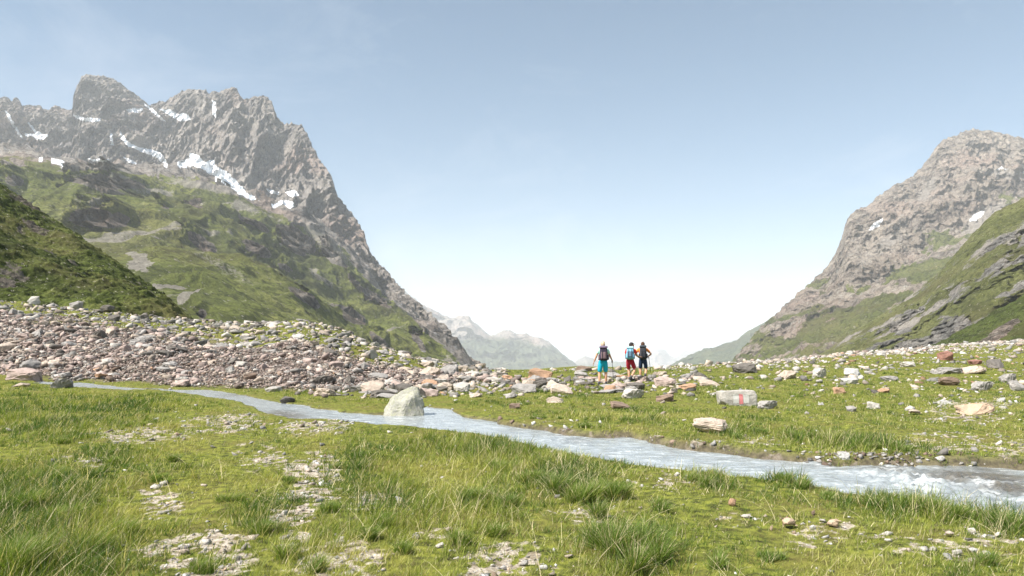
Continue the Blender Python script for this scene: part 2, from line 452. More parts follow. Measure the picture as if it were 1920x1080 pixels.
c = t.ramp(w1, [(0.3, (0.17, 0.188, 0.192)), (0.5, (0.27, 0.295, 0.30)), (0.7, (0.39, 0.415, 0.42))])
c = t.mix(sep.outputs[1], c, t.ramp(w2, [(0.3, (0.05, 0.045, 0.032)), (0.7, (0.16, 0.14, 0.11))]))
c = t.mix(t.math('MULTIPLY', sep.outputs[0], t.ramp(w2, [(0.4, 0.25), (0.55, 1.0)])), c, (0.78, 0.80, 0.80))
t.l(c, t.b.inputs['Base Color']); t.b.inputs['Roughness'].default_value = 0.16; t.b.inputs['Specular IOR Level'].default_value = 0.45
t.bump(t.math('ADD', w1, t.math('MULTIPLY', w2, 0.5)), 0.5, 0.04)
stream = link_mesh('stream', np.stack([X, Y, Z], -1).reshape(-1, 3), grid_faces(len(us), len(tt))[:, ::-1], t.m, smooth=True)
attr(stream, 'mask', np.stack([foam.ravel(), brown.ravel(), 0*foam.ravel()], -1))
tag(stream, kind='structure')

# ------------------------------------------------------------------ mountains
def build_layer(name, curves, ncol, nseg, back, disp, mat, masks, pxr, patches=(), dback=300):
    """curves: list (base to ridge) of polylines [(px, py, D), ...]; nseg rows in each span; a falling back slope closes it"""
    u = np.linspace(pxr[0], pxr[1], ncol)
    K = [P(u, interp(u, c, 1), interp(u, c, 2)) for c in curves]
    rows = []; vpar = []
    for k in range(len(K)-1):
        n = nseg[k]
        for i in range(n):
            f = i/n
            rows.append(K[k]*(1-f)+K[k+1]*f); vpar.append(k+f)
    rows.append(K[-1]); vpar.append(len(K)-1)
    ridge = len(rows)-1
    top = K[-1]
    for i in range(1, back+1):
        f = (i/back)**1.4
        q = top.copy(); q[:, 1] += dback*f*1.6; q[:, 0] += (top[:, 0]/top[:, 1])*dback*f*1.6
        q[:, 2] = top[:, 2]*(1-f)+(np.minimum(top[:, 2], K[0][:, 2])-60)*f
        rows.append(q); vpar.append(len(K)-1+f)
    G = np.array(rows)                        # rows, cols, 3
    # soften the creases between the spans
    for _ in range(2):
        s_ = G.copy(); s_[1:ridge] = (G[:ridge-1]+2*G[1:ridge]+G[2:ridge+1])/4; G = s_
    px, py = proj(G[..., 0], G[..., 1], G[..., 2])
    v = np.array(vpar)[:, None]+0*G[..., 0]
    G = disp(G, px, py, v, ridge)
    du = np.gradient(G, axis=1); dv = np.gradient(G, axis=0)
    N = np.cross(du, dv); N /= np.linalg.norm(N, axis=-1)[..., None]+1e-9
    N *= np.sign(N[..., 2:3]+1e-6)
    px, py = proj(G[..., 0], G[..., 1], G[..., 2])
    mk = masks(G, px, py, v, N)
    faces = grid_faces(*G.shape[:2])
    V = G.reshape(-1, 3); mkf = mk.reshape(-1, mk.shape[-1])
    pid = np.full(len(V), -1)
    if patches:
        wx = px+2.2*fbm(px/9, py/7, 0, 3, 3); wy = py+1.6*fbm(px/9, py/7, 5, 3, 4)
        for i, pl in enumerate(patches):
            ins = in_poly(wx, wy, pl).ravel() & (v.ravel() <= len(K)-1)
            mkf[ins, 1] = 1; mkf[ins, 0] = 0; mkf[ins, 2] = 0; pid[ins] = i
    fp = pid[faces].min(1)
    o = link_mesh(name, V, faces[fp < 0], mat, smooth=True)
    attr(o, 'mask', mkf)
    tag(o, kind='structure')
    for i in range(len(patches)):
        fi = faces[fp == i]
        if len(fi) == 0: continue
        idx, inv = np.unique(fi, return_inverse=True)
        s = link_mesh('snow_patch', V[idx], inv.reshape(-1, 4), mat, o, smooth=True)
        attr(s, 'mask', mkf[idx])
    return o

# --- left massif: grass shoulder below, rock wall above
SKYL = [(-400, 250), (-200, 215), (-60, 190), (0, 182), (10, 180), (17, 184), (22, 190), (30, 181), (37, 186), (42, 198), (50, 195), (62, 195), (75, 196), (80, 204), (90, 203), (100, 197), (108, 196), (115, 201), (124, 205), (136, 203), (137, 180),
        (143, 163), (153, 143), (163, 136), (173, 142), (200, 142), (213, 147), (233, 160), (247, 170), (263, 183), (282, 197), (290, 193), (304, 187), (310, 189), (328, 180), (340, 169), (350, 167), (368, 164), (387, 167), (393, 173), (405, 171), (418, 168), (428, 163), (437, 160), (446, 166), (452, 178), (457, 187), (467, 187), (475, 181), (483, 179),
        (497, 178), (504, 183), (510, 189), (516, 206), (521, 218), (533, 233), (547, 229), (558, 229), (567, 233), (577, 247), (583, 267), (590, 276), (597, 290), (610, 310), (616, 315), (623, 332), (630, 350), (635, 367), (645, 382), (655, 397), (664, 403), (668, 411), (681, 427),
        (684, 431), (687, 447), (694, 470), (703, 484), (735, 517), (773, 558), (805, 588), (833, 610), (853, 635), (867, 652), (890, 675), (913, 697), (940, 725)]
def dsky(px): return np.interp(px, [-400, 0, 300, 560, 620, 700, 800, 913, 940], [3500, 3500, 3400, 2950, 2700, 2350, 1700, 1150, 1050])
skyl = [(a, b, float(dsky(a))) for a, b in SKYL]
BOUND = [(-400, 285), (0, 300), (60, 305), (120, 319), (200, 322), (260, 334), (330, 333), (430, 358), (480, 382), (530, 405), (600, 440), (650, 478), (700, 525), (740, 565),
         (780, 600), (820, 635), (860, 665), (900, 698), (940, 735)]
def dlow(px, py):
    return 0
k_top = [(a, b, float(np.interp(a, [-400, 0, 300, 500, 600, 700, 800, 940], [1500, 1500, 1650, 1800, 1850, 1750, 1400, 1030]))) for a, b in BOUND]
k_foot = [(a, b-np.interp(a, [-400, 0, 150, 400, 600, 700, 940], [8, 7, 8, 20, 14, 8, 4]), float(np.interp(a, [-400, 0, 300, 500, 600, 700, 800, 940], [2700, 2700, 2650, 2500, 2300, 2000, 1500, 1040]))) for a, b in BOUND]
k_mid = [(a, b, d) for a, b, d in [(-400, 420, 1000), (0, 430, 1000), (150, 430, 1000), (300, 440, 1050), (450, 480, 1150), (550, 530, 1250), (650, 590, 1250), (730, 630, 1150), (800, 660, 1050), (860, 690, 950), (940, 742, 900)]]
k_base = [(a, b, d) for a, b, d in [(-400, 650, 430), (0, 640, 430), (300, 635, 450), (450, 640, 470), (600, 660, 500), (700, 690, 560), (800, 715, 600), (860, 725, 650), (940, 752, 700)]]
k_deep = [(a, b+60, d-130) for a, b, d in k_base]
CLIFF_K = 0.72
SNOW_L = [[(8, 206), (14, 209), (30, 235), (44, 262), (38, 257), (20, 230)],
          [(46, 250), (66, 251), (50, 228), (56, 230), (66, 242), (78, 251), (92, 253), (86, 259), (72, 263), (62, 257), (48, 254)], [(70, 291), (80, 296), (98, 296), (120, 300), (120, 312), (106, 314), (96, 306), (74, 299)],
          [(136, 213), (158, 220), (190, 222), (182, 229), (160, 228), (142, 222)], [(235, 206), (252, 202), (268, 204), (262, 212), (244, 211)],
          [(268, 193), (280, 199), (296, 212), (312, 229), (300, 224), (284, 209)], [(296, 203), (320, 206), (334, 214), (350, 212), (358, 224), (342, 229), (326, 221)],
          [(397, 188), (404, 192), (405, 212), (406, 222), (398, 214)], [(224, 244), (232, 256), (246, 270), (264, 277), (284, 280), (302, 287), (310, 298), (316, 312), (302, 303), (285, 291), (262, 284), (240, 274), (226, 260)],
          [(328, 305), (344, 300), (355, 297), (356, 286), (372, 291), (384, 304), (400, 299), (404, 311), (422, 320), (440, 335), (454, 352), (472, 367), (486, 376), (470, 375), (448, 364), (432, 350), (412, 336), (392, 326), (380, 317), (362, 310), (345, 313), (330, 313)],
          [(498, 353), (526, 360), (522, 365), (504, 361)], [(534, 361), (550, 356), (562, 365), (548, 370)], [(507, 385), (528, 376), (548, 377), (554, 388), (544, 392), (530, 382), (514, 390)],
          [(206, 250), (210, 250), (214, 274), (208, 272)], [(228, 292), (250, 301), (258, 309), (240, 304)], [(164, 298), (212, 298), (198, 304), (175, 303)]]
CLIFF_L = [(195, 343, 88, 24, 4, 1), (22, 335, 30, 16, 10, 1), (190, 408, 85, 24, 8, .9), (360, 383, 22, 10, 20, 1), (470, 415, 50, 14, 30, .9), (560, 452, 55, 26, 35, 1), (385, 450, 46, 16, 30, .95),
           (655, 592, 46, 16, 38, 1), (560, 560, 48, 14, 35, .9), (490, 462, 36, 16, 35, .9), (655, 525, 40, 10, 35, .8), (775, 645, 38, 10, 40, .9), (620, 480, 40, 14, 40, .9), (700, 560, 50, 12, 45, .8),
           (445, 352, 60, 14, 15, .9), (380, 590, 16, 12, 60, .8), (700, 640, 34, 9, 35, .8), (520, 500, 30, 8, 30, .7), (300, 395, 26, 8, 20, .6)]
CLIFF_L = [(a, b, c*CLIFF_K, d*CLIFF_K, e, f) for a, b, c, d, e, f in CLIFF_L]
SCAR_L = [(262, 493, 30, 15, 25, 1.2), (318, 537, 26, 7, 15, 1.1), (352, 558, 22, 9, -40, 1.1)]
PALE_L = [(400, 350, 110, 14, 10, .8), (610, 455, 70, 16, 40, .8), (420, 500, 110, 16, 28, .55), (280, 275, 60, 22, 25, .9), (320, 212, 30, 14, 30, .9), (530, 385, 30, 10, 10, .9), (490, 345, 60, 18, 30, .5)]
def cliffs(px, py, x, y, z, lst, sc=50., wob=26, amt=0.26):
    wx = px+wob*fbm(x/sc/2, z/sc/2, 0, 4, 2); wy = py+wob*0.5*fbm(x/sc/2, z/sc/2, 3, 4, 3)
    return blobs(wx, wy, lst) + amt*fbm(x/sc*1.3, y/sc/2, z/sc*1.6, 4, 6)*(blobs(wx, wy, [(a, b, c*1.5, d*1.7, e, f) for a, b, c, d, e, f in lst]) > .3)
def disp_left(G, px, py, v, ridge):
    x, y, z = G[..., 0], G[..., 1], G[..., 2]
    rock = sst(3.25, 4.12, v)
    sk = np.abs(py - interp(px, SKYL))
    edge = np.where(v > 5, 0.4, sst(0, 40, sk))
    w = 90*noise3(x/420, z/420, y/900, 11)
    rib = ridged((x+w)/190, y/620, (z+0.6*x+0.5*w)/520, 6, 20)
    r2 = ridged((x+0.4*w)/70, y/160, (z-0.5*x)/110, 4, 33)
    r3 = ridged(x/24, y/40, z/34, 4, 44)
    d = ((rib-0.9)*100*(0.10+0.90*edge) + 38*(r2-0.9)*(0.35+0.65*edge) + 11*(r3-0.8))*rock
    G = G.copy()
    G[..., 1] -= d*0.80; G[..., 0] += d*0.38
    crag = 8*(ridged(x/46, y/90, z/60, 4, 53)-0.9) + 3*fbm(x/11, y/11, z/11, 3, 52)
    G[..., 2] += (14*fbm(x/45, y/45, z/45, 4, 51)*edge + crag*(0.75+0.5*edge)*sst(940, 820, px))*rock
    veg = (1-rock)*sst(-0.2, 0.8, v)
    dg = (x*0.80-y*0.25)              # hollows run down to the right
    h = 44*fbm(dg/170, y/420, 0, 4, 61) + 15*(ridged(dg/95, y/260, 0, 4, 62)-0.9) + 3.5*(ridged(x/40, y/60, z/40, 4, 63)-0.8) + 1.2*fbm(x/9, y/14, z/9, 3, 66)
    cl = cliffs(px, py, x, y, z, CLIFF_L)
    h = h*sst(0, 25, sk)*sst(940, 860, px)
    G[..., 2] += h*veg*np.clip(y/1300, 0.35, 1.1)
    pr = sst(0.22, 0.5, cl)*(10+20*ridged(x/30, y/60, z/30, 5, 65))*veg*np.clip(y/1200, 0.4, 1.5)
    G[..., 1] -= pr*1.2; G[..., 2] += pr*0.12
    sc = cliffs(px, py, x, y, z, SCAR_L, 14., 16, .3)
    G[..., 1] += sst(0.3, 0.6, sc)*(3+4*noise3(x/3.5, y/300, 0, 9))*veg
    return G
def masks_left(G, px, py, v, N):
    x, y, z = G[..., 0], G[..., 1], G[..., 2]
    below = sst(-8, 14, py-interp(px, BOUND)+14*fbm(x/120, z/120, 0, 4, 71))
    cl = cliffs(px, py, x, y, z, CLIFF_L)
    sl = sst(0.34, 0.60, N[..., 2])
    veg = below*(1-sst(0.30, 0.48, cl)*0.95)*(0.70+0.35*sl)
    veg = veg + 0.24*(1-below)*sst(0.50, 0.75, N[..., 2])
    edge_r = sst(70, 10, py-interp(px, SKYL))*sst(640, 700, px)
    veg = veg*(1-0.75*edge_r)
    pale = blobs(px+6*fbm(x/60, z/60, 0, 3, 5), py+5*fbm(x/60, z/60, 8, 3, 6), PALE_L)*0.9
    pale = np.maximum(pale, sst(0.35, 0.6, cliffs(px, py, x, y, z, SCAR_L, 14., 16, .3)))
    pale = np.maximum(pale, 0.62*sst(0.25, 0.55, fbm((x*0.8-y*0.25)/60, y/300, 0, 4, 73))*below)
    dark = sst(0.30, 0.5, cl)*below*(0.75+0.5*noise3(x/80, z/80, 0, 17))
    return np.stack([np.clip(veg, 0, 1), 0*veg, pale*(1-0.8*sst(.3, .5, cl)*below), 1-np.clip(dark, 0, 1)], -1)
M_left = mountain_mat('left_massif', 11)
ml = build_layer('mountain', [k_deep, k_base, k_mid, k_top, k_foot, skyl], 1150, [12, 190, 170, 30, 430], 30, disp_left, M_left, masks_left, (-380, 938), SNOW_L)
ml['label'] = 'jagged grey rock massif with snow patches above a green shoulder, left'

# --- dark grassy hillside on the left, close
HS = [(-700, -60, 190), (-200, 205, 180), (0, 345, 172), (60, 385, 168), (130, 430, 160), (220, 492, 150), (300, 548, 140), (350, 590, 132), (380, 620, 128), (420, 660, 124)]
HB = [(-700, 600, 70), (0, 600, 78), (130, 606, 84), (250, 616, 90), (350, 632, 96), (420, 670, 100)]
def disp_hill(G, px, py, v, ridge):
    x, y, z = G[..., 0], G[..., 1], G[..., 2]
    G = G.copy(); f = np.ones_like(v)
    G[..., 2] += 3.4*fbm(x/24, y/24, 0, 4, 81)*sst(0, 30, np.abs(py-interp(px, HS)))
    cl = fbm((x+z*0.5)/4.2, (y-x)/2.2, (z-0.6*x)/1.5, 4, 82)
    G[..., 2] += 0.75*np.maximum(cl, -0.1)+0.10*ridged(x/0.9, y/0.9, z/0.9, 2, 84)
    return G
def masks_hill(G, px, py, v, N):
    x, y, z = G[..., 0], G[..., 1], G[..., 2]
    r = fbm(x/9, y/9, z/9, 4, 86)
    return np.stack([0.95-0.5*sst(0.35, 0.6, r), 0*r, 0*r], -1)
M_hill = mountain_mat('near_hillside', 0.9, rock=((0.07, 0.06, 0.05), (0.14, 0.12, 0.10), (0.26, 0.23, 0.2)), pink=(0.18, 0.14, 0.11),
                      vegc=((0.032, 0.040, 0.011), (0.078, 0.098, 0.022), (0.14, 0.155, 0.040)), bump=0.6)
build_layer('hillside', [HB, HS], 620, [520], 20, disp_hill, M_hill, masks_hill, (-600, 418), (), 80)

# --- right mountain, rock and thin grass
SKYR = [(1330, 715), (1378, 671), (1400, 645), (1429, 610), (1450, 591), (1493, 553), (1531, 519), (1553, 498), (1568, 470), (1578, 448), (1584, 422), (1592, 405), (1604, 394), (1628, 384),
        (1655, 361), (1672, 350), (1689, 342), (1712, 328), (1731, 310), (1748, 288), (1758, 270), (1770, 260), (1790, 254), (1808, 246), (1825, 241), (1840, 243), (1858, 242), (1876, 247), (1896, 254), (1919, 258),
        (1980, 285), (2050, 300), (2200, 330), (2500, 380)]
def dr(px): return float(np.interp(px, [1330, 1450, 1580, 1800, 2500], [1500, 2000, 2700, 3300, 3600]))
skyr = [(a, b, dr(a)) for a, b in SKYR]
r_mid = [(1330, 730, 1350), (1400, 690, 1350), (1500, 630, 1500), (1600, 560, 1750), (1700, 500, 2000), (1800, 440, 2300), (1920, 370, 2600), (2500, 420, 2700)]
r_base = [(1330, 745, 1250), (1500, 715, 900), (1700, 700, 800), (1920, 680, 750), (2500, 660, 750)]
SNOW_R = [[(1628, 432), (1636, 420), (1654, 410), (1656, 416), (1644, 427), (1632, 432)], [(1818, 414), (1826, 402), (1838, 396), (1846, 396), (1843, 404), (1830, 414)],
          [(1864, 320), (1878, 313), (1892, 319), (1880, 316)]]
PALE_R = [(1850, 410, 60, 24, -30, .9), (1890, 325, 50, 12, 10, .8), (1740, 355, 16, 40, 35, .7), (1665, 455, 50, 20, -35, .6), (1810, 460, 50, 10, -35, .6), (1620, 490, 60, 14, -50, .5), (1560, 640, 80, 12, -35, .4)]
CLIFF_R = [(1790, 390, 60, 22, -30, 1), (1870, 345, 60, 22, 0, 1), (1650, 500, 55, 18, -20, 1), (1730, 440, 45, 14, -35, .9), (1610, 410, 30, 30, -50, .6), (1570, 575, 60, 16, -20, .8), (1700, 560, 50, 10, -40, .7)]
def disp_right(G, px, py, v, ridge):
    x, y, z = G[..., 0], G[..., 1], G[..., 2]
    edge = sst(0, 40, np.abs(py-interp(px, SKYR))); edge = np.where(v > 2, 0.4, edge)
    w = 70*noise3(x/400, z/400, y/900, 111)
    rot = x*0.8+z*0.55; rot2 = -x*0.55+z*0.8
    rib = ridged((rot+w)/330, y/500, (rot2)/150, 6, 120)
    up = sst(0.7, 1.4, v)
    d = ((rib-0.9)*62*(0.2+0.8*edge) + 26*(ridged(rot/80, y/120, rot2/40, 4, 133)-0.9)*(0.35+0.65*edge) + 7*ridged(x/20, y/40, z/20, 4, 144))*(0.35+0.65*up)
    cl = cliffs(px, py, x, y, z, CLIFF_R)
    d = d + sst(0.3, 0.55, cl)*14*ridged(x/30, y/60, z/30, 3, 9)
    G = G.copy(); G[..., 1] -= d*0.8; G[..., 0] -= d*0.3
    G[..., 2] += 10*fbm(x/40, y/40, z/40, 4, 151)*(0.3+0.7*edge)+6*(ridged(x/40, y/90, z/60, 4, 155)-0.9)
    return G
def masks_right(G, px, py, v, N):
    x, y, z = G[..., 0], G[..., 1], G[..., 2]
    base = interp(px, [(1330, 640), (1450, 620), (1520, 600), (1600, 560), (1700, 520), (1800, 480), (1920, 400)])
    streak = fbm((x*0.75+z*0.66)/260, y/500, (-x*0.66+z*0.75)/45, 5, 171)
    veg = sst(-50, 50, py-base+70*streak)*(0.55+0.6*streak+0.1)
    cl = cliffs(px, py, x, y, z, CLIFF_R)
    veg = np.clip(veg*1.45, 0, 1.0)*(1-0.6*sst(0.3, 0.5, cl)) + 0.18+0.25*streak
    pale = blobs(px+8*fbm(x/60, z/60, 0, 3, 5), py+6*fbm(x/60, z/60, 8, 3, 6), PALE_R)
    return np.stack([np.clip(veg, 0, 1), 0*veg, pale, 1-0.35*sst(0.3, 0.55, cl)], -1)
M_right = mountain_mat('right_mountain', 9, rock=((0.20, 0.165, 0.14), (0.36, 0.30, 0.24), (0.48, 0.41, 0.33)), pink=(0.37, 0.26, 0.21),
                       vegc=((0.085, 0.095, 0.03), (0.145, 0.165, 0.042), (0.21, 0.21, 0.07)))
build_layer('mountain', [r_base, r_mid, skyr], 800, [280, 330], 30, disp_right, M_right, masks_right, (1335, 2400), SNOW_R)

# --- right grassy spur with grey slabs, nearer
S2 = [(1430, 720, 900), (1500, 690, 900), (1560, 650, 880), (1640, 600, 860), (1720, 545, 830), (1780, 490, 800), (1812, 452, 790), (1850, 412, 780), (1876, 394, 770), (1919, 372, 760), (2050, 300, 740), (2400, 180, 700)]
S2b = [(1430, 735, 700), (1500, 720, 560), (1640, 705, 470), (1800, 690, 430), (1920, 680, 400), (2400, 660, 380)]
SLAB = [(1875, 495, 50, 26, -50, 1), (1765, 612, 44, 22, -30, 1.1), (1800, 545, 40, 14, -45, .8), (1905, 545, 30, 14, -40, .7), (1690, 600, 40, 12, -40, .7), (1640, 650, 50, 10, -25, .7), (1905, 450, 30, 20, -50, .7), (1720, 650, 60, 14, -10, .8)]
def disp_s2(G, px, py, v, ridge):
    x, y, z = G[..., 0], G[..., 1], G[..., 2]
    edge = sst(0, 40, np.abs(py-interp(px, S2))); edge = np.where(v > 1, 0.4, edge)
    rot = x*0.75+z*0.66; rot2 = -x*0.66+z*0.75
    d = 22*(ridged(rot/120, y/120, rot2/38, 5, 220)-0.9)*edge + 4*(ridged(rot/30, y/40, rot2/11, 4, 222)-0.8)*(0.3+0.7*edge)
    sl = sst(0.3, 0.5, cliffs(px, py, x, y, z, SLAB, 16., 34, .45))
    d = d + sl*(4+9*ridged(x/9, y/20, z/16, 4, 225))
    G = G.copy(); G[..., 1] -= d*0.8; G[..., 0] -= d*0.25; G[..., 2] += 2.5*fbm(x/12, y/12, z/12, 4, 229)
    return G
def masks_s2(G, px, py, v, N):
    x, y, z = G[..., 0], G[..., 1], G[..., 2]
    sl = sst(0.3, 0.5, cliffs(px, py, x, y, z, SLAB, 16., 34, .45))
    st = fbm((x*0.75+z*0.66)/80, y/100, (-x*0.66+z*0.75)/14, 5, 231)
    veg = 0.74+0.80*st-0.60*sl
    return np.stack([np.clip(veg, 0, 1), 0*veg, np.clip(0.15-0.9*st, 0, 0.8)*(1-sl)], -1)
M_s2 = mountain_mat('right_spur', 3.2, rock=((0.13, 0.125, 0.115), (0.27, 0.25, 0.225), (0.42, 0.39, 0.34)), pink=(0.30, 0.25, 0.205),
                    vegc=((0.08, 0.085, 0.028), (0.145, 0.158, 0.048), (0.215, 0.215, 0.085)))
build_layer('hillside', [S2b, S2], 760, [520], 24, disp_s2, M_s2, masks_s2, (1435, 2300), (), 200)
# --- small dark grassy foot at the right edge
S3 = [(1700, 668, 330), (1770, 637, 330), (1830, 605, 325), (1880, 575, 320), (1920, 553, 315), (2000, 500, 310), (2300, 380, 300)]
S3b = [(1700, 690, 260), (1920, 680, 220), (2300, 660, 200)]
def disp_s3(G, px, py, v, ridge):
    x, y, z = G[..., 0], G[..., 1], G[..., 2]
    edge = sst(0, 30, np.abs(py-interp(px, S3)))
    G = G.copy(); sl = sst(0.3, 0.5, blobs(px+6*fbm(x/8, z/8, 0, 3, 2), py, [(1880, 620, 40, 10, -35, 1), (1850, 640, 40, 8, -20, 1)]))
    d = 5*(ridged(x/30, y/30, z/12, 4, 320)-0.9)*edge + sl*5*ridged(x/5, y/10, z/5, 3, 325); G[..., 1] -= d; G[..., 2] += 1.0*fbm(x/5, y/5, z/5, 4, 329)
    return G
def masks_s3(G, px, py, v, N):
    x, y, z = G[..., 0], G[..., 1], G[..., 2]
    sl = sst(0.3, 0.5, blobs(px+6*fbm(x/8, z/8, 0, 3, 2), py, [(1880, 620, 40, 10, -35, 1), (1850, 640, 40, 8, -20, 1)]))
    return np.stack([np.clip(0.95-0.9*sl+0.3*fbm(x/20, y/20, z/5, 3, 331), 0, 1), 0*x, 0*x], -1)
M_s3 = mountain_mat('right_foot', 1.4, rock=((0.10, 0.085, 0.07), (0.19, 0.16, 0.13), (0.3, 0.26, 0.22)), vegc=((0.045, 0.055, 0.016), (0.09, 0.115, 0.028), (0.13, 0.15, 0.04)))
build_layer('hillside', [S3b, S3], 260, [160], 12, disp_s3, M_s3, masks_s3, (1702, 2290), (), 90)

# --- distant ranges down the valley
def far_range(name, ridge_pts, D0, D1, base_py, ncol, nrow, amp, sc, mat, pxr, vegpy):
    top = [(a, b, D1) for a, b in ridge_pts]; bot = [(a, base_py, D0) for a, b in (ridge_pts[0], ridge_pts[-1])]
    def dd(G, px, py, v, ridge):
        x, y, z = G[..., 0], G[..., 1], G[..., 2]
        e = sst(0, 14, np.abs(py-interp(px, ridge_pts)))
        d = amp*(ridged(x/sc, y/sc/2, z/sc, 6, 400+int(D1) % 97)-0.9)*e
        G = G.copy(); G[..., 1] -= d; G[..., 2] += 0.10*amp*fbm(x/sc*4, y/sc*4, z/sc*4, 4, 9)
        return G
    def mm(G, px, py, v, N):
        veg = sst(-25, 20, py-vegpy+14*fbm(G[..., 0]/sc, G[..., 2]/sc, 0, 4, 13))
        return np.stack([veg, 0*veg, 0*veg], -1)
    return build_layer(name, [bot, top], ncol, [nrow], 16, dd, mat, mm, pxr, (), 2500)
M_far = mountain_mat('far_range', 22, vegc=((0.05, 0.065, 0.04), (0.085, 0.105, 0.06), (0.13, 0.145, 0.085)), bump=0.7)
far_range('mountain', [(700, 500), (780, 560), (812, 584), (835, 591), (862, 594), (880, 598), (900, 611), (918, 627), (935, 628), (955, 621), (978, 624), (1000, 633), (1030, 643), (1050, 660), (1066, 676), (1084, 690), (1120, 712)],
          7000, 9500, 712, 420, 170, 420, 900, M_far, (702, 1118), 640)
far_range('mountain', [(1040, 700), (1075, 684), (1085, 674), (1097, 668), (1112, 671), (1130, 680), (1170, 678), (1200, 690), (1240, 712)], 11000, 13500, 712, 240, 60, 380, 1300, M_far, (1042, 1238), 690)
far_range('mountain', [(1130, 705), (1180, 690), (1200, 672), (1215, 661), (1232, 654), (1246, 657), (1256, 667), (1268, 670), (1285, 660), (1300, 657), (1330, 656), (1360, 640), (1440, 610)], 15000, 18500, 705, 300, 60, 600, 1800, M_far, (1132, 1438), 700)
far_range('hill', [(1200, 712), (1236, 697), (1262, 683), (1290, 668), (1320, 655), (1350, 647), (1382, 636), (1400, 624), (1432, 606), (1470, 585), (1560, 540)], 3600, 5200, 712, 300, 130, 160, 420, M_far, (1202, 1558), 560)

# ------------------------------------------------------------------ haze
hz = NT('haze'); hz.t.nodes.remove(hz.b)
pv = hz.n('ShaderNodeVolumePrincipled')
pv.inputs['Color'].default_value = (0.92, 0.955, 1.0, 1)
pv.inputs['Density'].default_value = 7.8e-5
pv.inputs['Anisotropy'].default_value = 0.0
hz.l(pv.outputs[0], hz.out.inputs['Volume'])
bm = bmesh.new(); bmesh.ops.create_cube(bm, size=1)
me = bpy.data.meshes.new('haze'); bm.to_mesh(me); bm.free()
me.materials.append(hz.m)
haze = bpy.data.objects.new('haze', me); COL.objects.link(haze)
haze.scale = (92000, 92000, 3300); haze.location = (0, 0, 3300/2-1700)
tag(haze, kind='stuff')

# ------------------------------------------------------------------ stones
def hull_rock(seed, n=16, subdiv=0, rough=0.0, flat=1.0, bev=0.0):
    r = random.Random(seed); bm = bmesh.new()
    if n < 0:
        for c in range(8):
            bm.verts.new(((1 if c & 1 else -1)*r.uniform(.55, 1), (1 if c & 2 else -1)*r.uniform(.5, 1), (1 if c & 4 else -1)*r.uniform(.35, 1)))
        bm.verts.new((r.uniform(-.5, .5), r.uniform(-.5, .5), 1.15)); bm.verts.new((r.uniform(-.4, .4), -1.2, r.uniform(-.4, .4)))
    for _ in range(max(n, 0)):
        v = Vector((r.uniform(-1, 1), r.uniform(-1, 1), r.uniform(-1, 1)))
        mx = max(abs(c) for c in v); ln = v.length
        v = v/(0.55*mx+0.45*ln)
        bm.verts.new(v)
    res = bmesh.ops.convex_hull(bm, input=bm.verts)
    bmesh.ops.delete(bm, geom=[e for e in res['geom_interior'] if isinstance(e, bmesh.types.BMVert)], context='VERTS')
    if bev:
        bmesh.ops.bevel(bm, geom=list(bm.edges), offset=bev, segments=1, profile=0.5, affect='EDGES')
    bmesh.ops.triangulate(bm, faces=bm.faces)
    for _ in range(subdiv):
        bmesh.ops.subdivide_edges(bm, edges=bm.edges, cuts=1, use_grid_fill=True)
        bmesh.ops.triangulate(bm, faces=bm.faces)
    bm.verts.ensure_lookup_table()
    V = np.array([v.co[:] for v in bm.verts]); T = np.array([[v.index for v in f.verts] for f in bm.faces])
    bm.free()
    if rough:
        nn = V/np.linalg.norm(V, axis=1)[:, None]
        V = V+nn*(rough*fbm(V[:, 0]*2+seed, V[:, 1]*2, V[:, 2]*2, 3, seed % 50)+rough*0.5*ridged(V[:, 0]*3, V[:, 1]*3, V[:, 2]*9, 2, 5))[:, None]
    V = V-(V.max(0)+V.min(0))/2
    V = V/(V.max(0)-V.min(0))       # unit bounding box, centred
    return V, T
def rock_material(name, attr_name=None):
    t = NT(name)
    if attr_name:
        a = t.n('ShaderNodeAttribute', attribute_name=attr_name); col = a.outputs['Color']
    else:
        a = t.n('ShaderNodeObjectInfo'); col = a.outputs['Color']
    n1 = t.noise(6, 7, 0.7); n2 = t.noise(30, 5, 0.7); n3 = t.noise(14, 5, 0.65, stretch=(1, 1, 1.4))
    c = t.mix(1.0, col, t.ramp(n1, [(0.28, 0.55), (0.5, 0.95), (0.75, 1.25)]), 'MULTIPLY')
    c = t.mix(t.ramp(n3, [(0.5, 0.0), (0.66, 0.35)]), c, t.mix(1.0, col, (0.6, 0.55, 0.5), 'MULTIPLY'))
    c = t.mix(t.ramp(n2, [(0.6, 0.0), (0.68, 0.5)]), c, (0.42, 0.42, 0.33))
    c = t.mix(t.ramp(n2, [(0.30, 0.5), (0.38, 0.0)]), c, (0.07, 0.065, 0.055))
    t.l(c, t.b.inputs['Base Color']); t.b.inputs['Roughness'].default_value = 0.9
    t.bump(t.math('ADD', n1, t.math('MULTIPLY', n2, 0.6)), 0.7, 0.05)
    return t.m
M_rock = rock_material('rock_surface'); M_rubble = rock_material('rubble_surface', 'Col')

